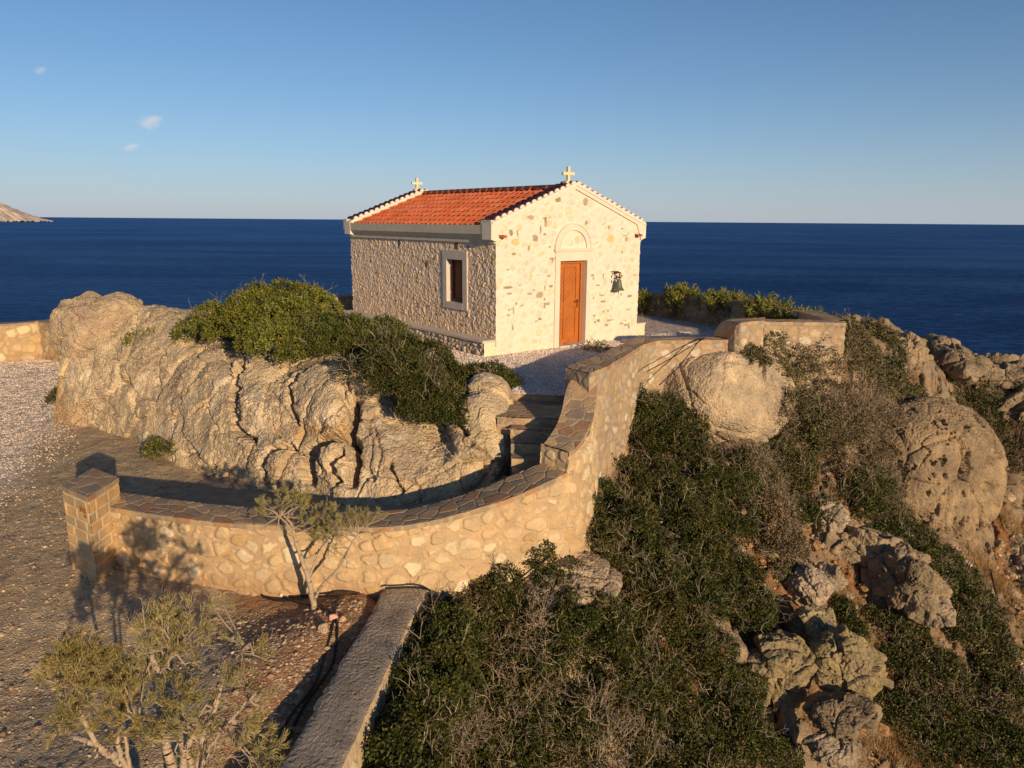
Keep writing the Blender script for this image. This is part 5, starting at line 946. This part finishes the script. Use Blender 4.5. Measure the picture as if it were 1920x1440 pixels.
# dry grass
def grass(name, spots, n, hgt, cols, label=None):
    g = np.random.default_rng(77); Ps = []
    for (a, b_, rad, w_) in spots:
        c = on(a, b_, .1); m_ = int(n * w_ * Q); xy = c[:2] + g.normal(size=(m_, 2)) * rad * .5; Ps.append(np.c_[xy, T(xy[:, 0], xy[:, 1])])
    P = np.concatenate(Ps); A = unit(np.c_[g.normal(size=(len(P), 2)) * .4, np.ones(len(P))]); o = leaves_mesh(name, P, A, g.uniform(.4, 1.2, len(P)) * hgt, .006, pal(g.random(len(P)), cols) * g.uniform(.8, 1.2, (len(P), 1)), M['leaf'], None, g)
    return tag(o, label, kind='stuff')
grass('dry_grass', [(1160, 1080, .45, 1), (1190, 1100, .4, 1), (1150, 1060, .3, .6), (1680, 1395, .6, 2), (1720, 1420, .5, 1.5), (1640, 1340, .4, 1), (1850, 1060, .6, 1.5), (1880, 1100, .5, 1), (1820, 1090, .5, 1), (1735, 770, .35, .5), (1895, 975, .6, 1), (1600, 1150, .5, .8), (1490, 1080, .4, .5), (1560, 1120, .5, .8), (1800, 1440, .3, .6), (1530, 1300, .5, .8), (1640, 1290, .4, .8), (1500, 1240, .3, .4), (1560, 1180, .4, .6), (1480, 1330, .4, .6), (1650, 1230, .3, .5), (1590, 1400, .5, 1), (1840, 780, .5, .5), (1880, 1250, .5, .5), (1455, 1150, .3, .5), (1850, 1440, .3, .8), (1055, 1050, .25, .6)], 1400, .22, [(.36, .22, .09), (.42, .27, .11), (.30, .17, .07), (.45, .31, .15)])
# low scrub and dry ground litter over the whole slope
g = np.random.default_rng(5); N_ = int(60000 * Q); x = g.uniform(1.2, 18, N_); y = g.uniform(5, 24, N_); dn = fbm(np.stack([x * .9, y * .9, 0 * x], -1), 3); ok = (dn > -.02) & (rough(x, y) > .5); x, y = x[ok], y[ok]; z = T(x, y); P = np.c_[x, y, z]
ok = z > -12; P = P[ok]; C = mix(pal(g.random(len(P)), [(.11, .09, .035), (.16, .12, .06), (.09, .085, .03), (.22, .16, .085)]), np.array([.30, .23, .16]), g.random(len(P)) * .5)
tag(leaves_mesh('low_scrub', P, unit(np.c_[g.normal(size=(len(P), 2)) * .8, np.ones(len(P))]), g.uniform(.05, .16, len(P)), .012, C, M['leaf'], None, g), kind='stuff')
print('veg done', flush=True)

# ---------------------------------------------------------------- tamarisk trees
TAM = [(.30, .26, .095), (.24, .22, .085), (.35, .30, .11), (.20, .19, .075), (.36, .27, .09)]
def tamarisk(label, limbs, clusters, base, seed, dens=1.0, cols=TAM, group='tamarisk trees in front of the curved wall'):
    """limbs: pixel polylines with a distance each, thick end first; clusters: px, py, Y, radius, amount, limb end they grow from"""
    g = np.random.default_rng(seed); root = empty('tamarisk_tree', tuple(base), label, 'tree', group); A, B, Ra, Rb = [], [], [], []; tips = []
    for pts, r0, r1 in limbs:
        p = np.array([aty(*q) for q in pts]); p = catmull(p, len(p) * 7); p[1:-1] += .004 * g.normal(size=p[1:-1].shape); n_ = len(p); rr = np.linspace(r0, r1, n_); A.append(p[:-1]); B.append(p[1:] + .1 * (p[1:] - p[:-1])); Ra.append(rr[:-1]); Rb.append(rr[1:]); tips.append(p)
    tubes_mesh('trunk', np.concatenate(A), np.concatenate(B), np.concatenate(Ra), np.concatenate(Rb), (1, 1, 1), M['bark'], root, sides=9)
    allp = np.concatenate(tips); BA, BB, BR, BS, FP, FA, FC = [], [], [], [], [], [], []
    for (a, b_, Yd, rad, amt) in clusters:
        c = aty(a, b_, Yd); k = np.argmin(np.linalg.norm(allp - c, axis=1) + .25 * np.abs(allp[:, 2] - c[2] + rad)); s_ = allp[k]; nb = max(3, int(7 * amt)); tgt = c + g.normal(size=(nb, 3)) * rad * .62
        D = unit(tgt - s_); L0 = np.linalg.norm(tgt - s_, axis=1)
        mid = s_ + (tgt - s_) * .55 + g.normal(size=tgt.shape) * .03; BA += [np.repeat(s_[None], nb, 0), mid]; BB += [mid, tgt]; BR += [np.full(nb, .009), np.full(nb, .007)]; BS += [np.full(nb, .007), np.full(nb, .004)]
        sg = branching(np.repeat(tgt, 3, 0) - .3 * np.repeat(tgt - mid, 3, 0), unit(np.repeat(D, 3, 0) + .6 * g.normal(size=(nb * 3, 3))), rad * .62, .003, 3, 2, .38, g, up=.45); BA.append(sg[0]); BB.append(sg[1]); BR.append(sg[2]); BS.append(sg[3])
        n_ = int(2100 * amt * dens * Q); k = g.integers(0, len(sg[0]), n_); f = g.random((n_, 1)); P = sg[0][k] * (1 - f) + sg[1][k] * f + g.normal(size=(n_, 3)) * .008; dd = np.linalg.norm(P - c, axis=1); P = P[dd < rad * 1.5]; k = k[dd < rad * 1.5]
        FP.append(P); FA.append(unit(unit(sg[1] - sg[0])[k] + .4 * g.normal(size=P.shape) + [0, 0, .25])); ci = np.clip(g.random() * .5 + g.random(len(P)) * .6, 0, .99); FC.append(pal(ci, cols) * g.uniform(.75, 1.2, (len(P), 1)))
    tubes_mesh('branches', np.concatenate(BA), np.concatenate(BB), np.concatenate(BR), np.concatenate(BS), (.36, .28, .20), M['twig'], root, sides=4)
    FP = np.concatenate(FP); leaves_mesh('foliage', FP, np.concatenate(FA), g.uniform(.03, .07, len(FP)), .0048, np.concatenate(FC), M['leaf'], root, g); return root
Y1 = 8.85
tamarisk('small tamarisk with forked pale trunk standing against the curved wall',
    [([(592, 1158, Y1), (586, 1120, Y1), (578, 1085, Y1), (566, 1050, Y1), (553, 1010, Y1), (548, 985, Y1), (533, 968, Y1 + .05)], .042, .012), ([(588, 1128, Y1), (604, 1098, Y1 - .05), (632, 1068, Y1 - .1), (650, 1035, Y1 - .15), (672, 1000, Y1 - .2)], .024, .009), ([(578, 1085, Y1), (592, 1050, Y1 + .05), (606, 1020, Y1 + .1), (608, 990, Y1 + .1)], .02, .008), ([(566, 1050, Y1), (590, 1040, Y1 + .15), (614, 1012, Y1 + .2)], .016, .008), ([(553, 1010, Y1), (540, 985, Y1 - .1), (524, 968, Y1 - .1)], .014, .006)],
    [(505, 950, 8.8, .12, .7), (535, 945, 8.85, .14, .9), (565, 945, 8.9, .12, .7), (515, 970, 8.75, .1, .5), (570, 975, 8.8, .13, .7), (610, 975, 8.9, .15, .9), (640, 985, 8.7, .15, .9), (668, 985, 8.7, .14, .8), (700, 980, 8.65, .12, .5), (650, 1025, 8.7, .12, .5), (620, 1000, 8.8, .12, .5), (590, 1000, 8.85, .11, .4)], aty(592, 1158, Y1), 11, .95)
tamarisk('tamarisk at the lower left with a long pale limb reaching left',
    [([(262, 1520, 5.55), (246, 1452, 5.55), (222, 1425, 5.55), (196, 1408, 5.6), (172, 1392, 5.6), (140, 1383, 5.65)], .05, .02), ([(250, 1460, 5.5), (228, 1420, 5.45), (220, 1385, 5.4), (222, 1360, 5.4)], .026, .012), ([(185, 1402, 5.6), (162, 1360, 5.6), (148, 1325, 5.6), (132, 1290, 5.6)], .022, .012), ([(178, 1396, 5.6), (180, 1420, 5.5), (182, 1412, 5.5)], .014, .008), ([(246, 1452, 5.5), (236, 1380, 5.4), (258, 1352, 5.4)], .018, .01)],
    [(110, 1255, 5.6, .14, 1), (140, 1225, 5.6, .15, 1.3), (170, 1240, 5.6, .15, 1.3), (135, 1285, 5.5, .15, 1.2), (180, 1275, 5.6, .15, 1.3), (205, 1255, 5.7, .13, 1), (125, 1330, 5.5, .13, .8), (165, 1335, 5.45, .13, .8), (210, 1305, 5.5, .14, 1), (225, 1345, 5.35, .13, .8), (245, 1300, 5.5, .13, .8), (245, 1270, 5.6, .12, .7), (255, 1340, 5.4, .11, .6), (120, 1370, 5.5, .1, .4)], aty(255, 1490, 5.55), 12, 1.15, cols=TAM + [(.36, .25, .07)])
tamarisk('tallest tamarisk at the lower left with a crooked upright limb',
    [([(330, 1530, 5.4), (322, 1440, 5.4), (312, 1400, 5.4), (305, 1360, 5.45), (285, 1350, 5.5), (262, 1348, 5.5)], .045, .022), ([(308, 1340, 5.45), (306, 1305, 5.5), (298, 1268, 5.5), (288, 1238, 5.55), (284, 1220, 5.55)], .028, .018), ([(312, 1400, 5.4), (310, 1365, 5.4), (308, 1335, 5.45)], .03, .026), ([(298, 1268, 5.5), (315, 1240, 5.5), (330, 1225, 5.5)], .014, .008), ([(350, 1540, 5.3), (344, 1440, 5.25), (352, 1400, 5.2), (368, 1370, 5.2)], .04, .018), ([(350, 1540, 5.3), (360, 1440, 5.2), (340, 1395, 5.2), (336, 1360, 5.3)], .03, .014)],
    [(300, 1175, 5.6, .15, 1.3), (330, 1165, 5.6, .14, 1.1), (350, 1185, 5.55, .14, 1.0), (310, 1205, 5.55, .13, 1), (285, 1195, 5.6, .12, .8), (335, 1215, 5.5, .12, .7), (275, 1245, 5.55, .1, .5), (300, 1330, 5.3, .12, .6), (330, 1385, 5.2, .12, .7), (290, 1400, 5.3, .12, .6), (360, 1340, 5.25, .13, .7), (345, 1290, 5.3, .12, .5), (320, 1260, 5.4, .1, .4)], aty(340, 1530, 5.4), 13, 1.1)
tamarisk('sparse wispy tamarisk between the two others and the concrete wall',
    [([(385, 1540, 5.2), (372, 1440, 5.2), (382, 1380, 5.2), (402, 1330, 5.25), (418, 1280, 5.3)], .03, .012), ([(385, 1540, 5.2), (378, 1440, 5.1), (410, 1380, 5.1), (450, 1330, 5.1), (480, 1300, 5.1)], .022, .008), ([(402, 1330, 5.25), (412, 1290, 5.3), (440, 1240, 5.4), (458, 1210, 5.5)], .012, .006)],
    [(410, 1275, 5.3, .12, .6), (440, 1290, 5.25, .14, .7), (470, 1310, 5.1, .14, .6), (395, 1330, 5.2, .12, .5), (430, 1350, 5.1, .14, .6), (470, 1360, 5.1, .13, .5), (380, 1380, 5.2, .12, .6), (440, 1410, 5.0, .15, .7), (490, 1400, 5.0, .13, .5), (455, 1200, 5.5, .12, .35), (430, 1150, 5.7, .12, .3), (480, 1230, 5.4, .1, .3), (500, 1430, 4.95, .12, .5), (400, 1430, 5.0, .12, .5)], aty(385, 1530, 5.2), 14, .65, cols=TAM + [(.40, .30, .09)])

# ---------------------------------------------------------------- loose stones
def stones(name, x, y, z, r, cols, mat, g, label=None):
    V = np.array([[0, 0, 1], [.89, 0, .45], [.28, .85, .45], [-.72, .53, .45], [-.72, -.53, .45], [.28, -.85, .45], [.72, .53, -.45], [-.28, .85, -.45], [-.89, 0, -.45], [-.28, -.85, -.45], [.72, -.53, -.45], [0, 0, -1]])
    F = np.array([[0, 1, 2], [0, 2, 3], [0, 3, 4], [0, 4, 5], [0, 5, 1], [1, 6, 2], [2, 7, 3], [3, 8, 4], [4, 9, 5], [5, 10, 1], [2, 6, 7], [3, 7, 8], [4, 8, 9], [5, 9, 10], [1, 10, 6], [11, 7, 6], [11, 8, 7], [11, 9, 8], [11, 10, 9], [11, 6, 10]])
    n = len(x); s_ = r[:, None] * np.stack([g.uniform(.7, 1.4, n), g.uniform(.7, 1.2, n), g.uniform(.45, .9, n)], 1); W = V[None] * g.uniform(.75, 1.2, (n, 12, 1)) * s_[:, None]; a = g.random(n) * 6.28; c_, s2 = np.cos(a)[:, None], np.sin(a)[:, None]
    W = np.stack([W[..., 0] * c_ - W[..., 1] * s2, W[..., 0] * s2 + W[..., 1] * c_, W[..., 2]], -1) + np.stack([x, y, z + r * .2], -1)[:, None]; Fi = (F[None] + (np.arange(n) * 12)[:, None, None]).reshape(-1, 3)
    C = np.repeat(pal(g.random(n), cols) * g.uniform(.8, 1.2, (n, 1)), 12, 0); return tag(link(name, mesh_np(name, W.reshape(-1, 3), Fi, mat, C, False)), kind='stuff')
g = np.random.default_rng(3); n = int(40000 * Q); x = g.uniform(-9.5, -.6, n); y = g.uniform(5, 13.4, n); r = np.minimum(.005 + g.exponential(.0055, n), .04); px, py = proj(np.stack([x, y, 0 * x - 2.05], -1)); redz = sst(-.3, .4, x + 3.6 - .25 * (9.5 - y)); ok = (g.random(n) < .45 + .55 * redz) & ~((y > 9.0 + .05 * (x + 3) ** 2) & (x > -5.6)); x, y, r = x[ok], y[ok], r[ok] * (1 + .35 * redz[ok])
stones('pebbles', x, y, T(x, y), r, [(.48, .38, .25), (.40, .31, .20), (.56, .46, .32), (.36, .22, .13), (.44, .31, .18), (.38, .31, .23)], M['masonry'], g)
n = int(60000 * Q); x = g.uniform(-2.5, 5, n); y = 12.9 + 8 * g.random(n) ** 1.3; ok = inpoly(x, y, ypoly); x, y = x[ok], y[ok]; q_ = (np.stack([x, y], -1) - CA[:2]); uu_ = q_ @ CE[:2]; nn_ = q_ @ CN[:2]; ok = ~((uu_ > 0) & (nn_ > 0)); x, y = x[ok], y[ok]
stones('gravel', x, y, np.full(len(x), .012), g.uniform(.008, .02, len(x)), [(.80, .70, .62), (.70, .60, .52), (.86, .78, .70), (.64, .56, .50), (.76, .63, .55)], M['masonry'], g)
n = int(90000 * Q); x = g.uniform(-24, -7.5, n); y = g.uniform(12.5, 27, n); px, py = proj(np.stack([x, y, 0 * x - 1.95], -1)); ok = (px < 150 - .0 * py) & (px > -120) & (g.random(n) < sst(1050, 780, py + 1.2 * px + 60 * pn(np.stack([x, y, 0 * x], -1) * .7))); x, y = x[ok], y[ok]
stones('gravel', x, y, T(x, y) + .002, g.uniform(.009, .02, len(x)), [(.76, .65, .54), (.70, .58, .48), (.82, .71, .60), (.64, .54, .45), (.74, .60, .49)], M['masonry'], g)
n = int(9000 * Q); x = g.uniform(2, 14, n); y = g.uniform(7, 20, n); r = np.minimum(.02 + g.exponential(.03, n), .22); ok = (fbm(np.stack([x * .6, y * .6, 0 * x], -1), 2) > -.1); x, y, r = x[ok], y[ok], r[ok]
stones('rubble', x, y, T(x, y), r, [(.44, .34, .23), (.36, .28, .18), (.54, .44, .32), (.42, .26, .13)], M['rock2'], g)

# ---------------------------------------------------------------- hoses, cables, pole
def line_thing(name, label, cat, pts, r, mat, fn=None, group=None):
    P = np.array([p if len(p) == 3 and isinstance(p, np.ndarray) else on(p[0], p[1], .02) + [0, 0, r] for p in pts]); P = catmull(P, len(P) * 9)
    if fn: P[:, 2] = np.maximum(P[:, 2], fn(P[:, 0], P[:, 1]) + r)
    o = tubes_mesh(name, P[:-1], P[1:] + .05 * (P[1:] - P[:-1]), r, r, (1, 1, 1), mat, None, sides=7); return tag(o, label, cat, group, 'thing')
line_thing('hose', 'black irrigation hose curled into a loop at the foot of the curved wall', 'hose', [(560, 1122), (530, 1117), (505, 1108), (490, 1110), (492, 1119), (515, 1127), (545, 1128)] , .016, M['hose'])
line_thing('hose', 'black hose running along the wall foot towards the concrete wall', 'hose', [(520, 1118), (560, 1119), (610, 1120), (660, 1116), (700, 1110), (722, 1103)], .016, M['hose'])
line_thing('hose', 'thick black hose passing the tamarisk trunk and bending down the red soil', 'hose', [(530, 1120), (560, 1132), (600, 1140), (622, 1152), (632, 1170), (632, 1200), (626, 1240), (610, 1270), (588, 1300), (560, 1345), (535, 1400)], .016, M['hose'])
line_thing('hose', 'second black hose lying on red soil close to the concrete wall', 'hose', [(635, 1118), (628, 1150), (622, 1185), (610, 1225), (600, 1262), (580, 1300), (548, 1340), (522, 1385)], .013, M['hose'])
Pz = lambda a, b_, z: atz(a, b_, z)
line_thing('hose', 'black hose lying over the top end of the concrete wall', 'hose', [Pz(722, 1103, -1.77), Pz(760, 1101, -1.76), Pz(790, 1102, -1.76), Pz(806, 1107, -1.77), Pz(822, 1116, -1.85)], .015, M['hose'])
line_thing('cable', 'black cable climbing over the pale rock along the foot of the curved wall', 'cable', [aty(955, 1108, 9.5), aty(985, 1085, 9.7), aty(1012, 1060, 9.9), aty(1040, 1036, 10.1), aty(1075, 1022, 10.4)], .012, M['hose'])
o3l = o3[-1]
line_thing('cable', 'upper black cable slanting across the yard parapet face', 'cable', [Pz(1322, 633, .64), Pz(1314, 638.5, .63), aty(1290, 653, 15.25), aty(1258, 672, 15.1), aty(1214, 696, 14.4)], .010, M['hose'])
line_thing('cable', 'lower black cable dropping steeply across the yard parapet to the shrub', 'cable', [Pz(1318, 634, .64), Pz(1311, 639, .63), aty(1296, 658, 15.2), aty(1275, 685, 15.05), aty(1236, 722, 14.6)], .011, M['hose'])
line_thing('pole', 'thin dark fallen pole leaning down the slope at the right edge', 'pole', [on(1857, 1068, .15), on(1872, 1130, .25), on(1886, 1165, .25), on(1903, 1215, .1)], .022, M['iron'])
bm = bmesh.new(); bmesh.ops.create_cone(bm, cap_ends=True, segments=12, radius1=.022, radius2=.018, depth=.10); o = bmobj('valve', bm, M['white'], None, True); o.location = on(527, 1120, .03) + [0, 0, .04]; o.rotation_euler = (1.4, 0, .5); tag(o, 'small pale plastic valve on the hose loop by the wall foot', 'valve', kind='thing')
boulder(on(624, 1162, .0) + [0, 0, .03], (.045, .035, .03), seed=60, n=10, col=(.8, .42, .34), col2=(.75, .4, .33), name='rag', mat='masonry', amp=.4); tag(bpy.data.objects['rag'], 'small pink scrap beside the hose joint on the red soil', 'rag', kind='thing')
boulder(on(606, 1183, .0) + [0, 0, .03], (.06, .05, .045), seed=61, n=16, col=(.7, .56, .4), col2=(.6, .46, .3), name='stone', mat='rock', amp=.5); tag(bpy.data.objects['stone'], 'pale fist-sized stone on the red soil right of the tamarisk trunk', 'stone', kind='thing')

# ---------------------------------------------------------------- clouds
m = bpy.data.materials.new('thin_cloud'); m.use_nodes = True; nt = m.node_tree; nt.nodes.clear(); o_ = nt.nodes.new('ShaderNodeOutputMaterial'); v = nt.nodes.new('ShaderNodeVolumePrincipled'); nt.links.new(v.outputs[0], o_.inputs['Volume'])
v.inputs['Color'].default_value = (.86, .88, .92, 1); v.inputs['Anisotropy'].default_value = -.35; tc = nt.nodes.new('ShaderNodeTexCoord'); nz = nt.nodes.new('ShaderNodeTexNoise'); nz.inputs['Scale'].default_value = 2.4; nz.inputs['Detail'].default_value = 5; nt.links.new(tc.outputs['Object'], nz.inputs['Vector'])
ln = nt.nodes.new('ShaderNodeVectorMath'); ln.operation = 'LENGTH'; nt.links.new(tc.outputs['Object'], ln.inputs[0]); sb = nt.nodes.new('ShaderNodeMath'); sb.operation = 'SUBTRACT'; nt.links.new(nz.outputs['Fac'], sb.inputs[0])
ml = nt.nodes.new('ShaderNodeMath'); ml.operation = 'MULTIPLY'; ml.inputs[1].default_value = .62; nt.links.new(ln.outputs['Value'], ml.inputs[0]); nt.links.new(ml.outputs[0], sb.inputs[1]); m3 = nt.nodes.new('ShaderNodeMath'); m3.operation = 'MULTIPLY'; m3.use_clamp = False; m3.inputs[1].default_value = .014; nt.links.new(sb.outputs[0], m3.inputs[0]); mx = nt.nodes.new('ShaderNodeMath'); mx.operation = 'MAXIMUM'; mx.inputs[1].default_value = 0; nt.links.new(m3.outputs[0], mx.inputs[0]); nt.links.new(mx.outputs[0], v.inputs['Density'])
for k, (a, b_, w_, h_, lb) in enumerate([(282, 229, 30, 15, 'largest small white cloud in the left part of the sky'), (245, 276, 22, 7, 'thin grey cloud streak below the largest cloud'), (75, 132, 17, 8, 'faintest small cloud near the left edge of the sky')]):
    c = aty(a, b_, 6000.); bm = bmesh.new(); bmesh.ops.create_icosphere(bm, subdivisions=3, radius=1.0)
    for vv in bm.verts: vv.co *= 1 + .25 * float(pn(np.array(vv.co) * 1.4 + k * 5))
    o = bmobj('cloud', bm, m, None, True); s_ = 6000 / FPX; o.location = c; o.scale = (w_ * s_, w_ * s_ * .8, h_ * s_); o.rotation_euler = (0, -.3, 0); tag(o, lb, 'cloud', kind='thing')
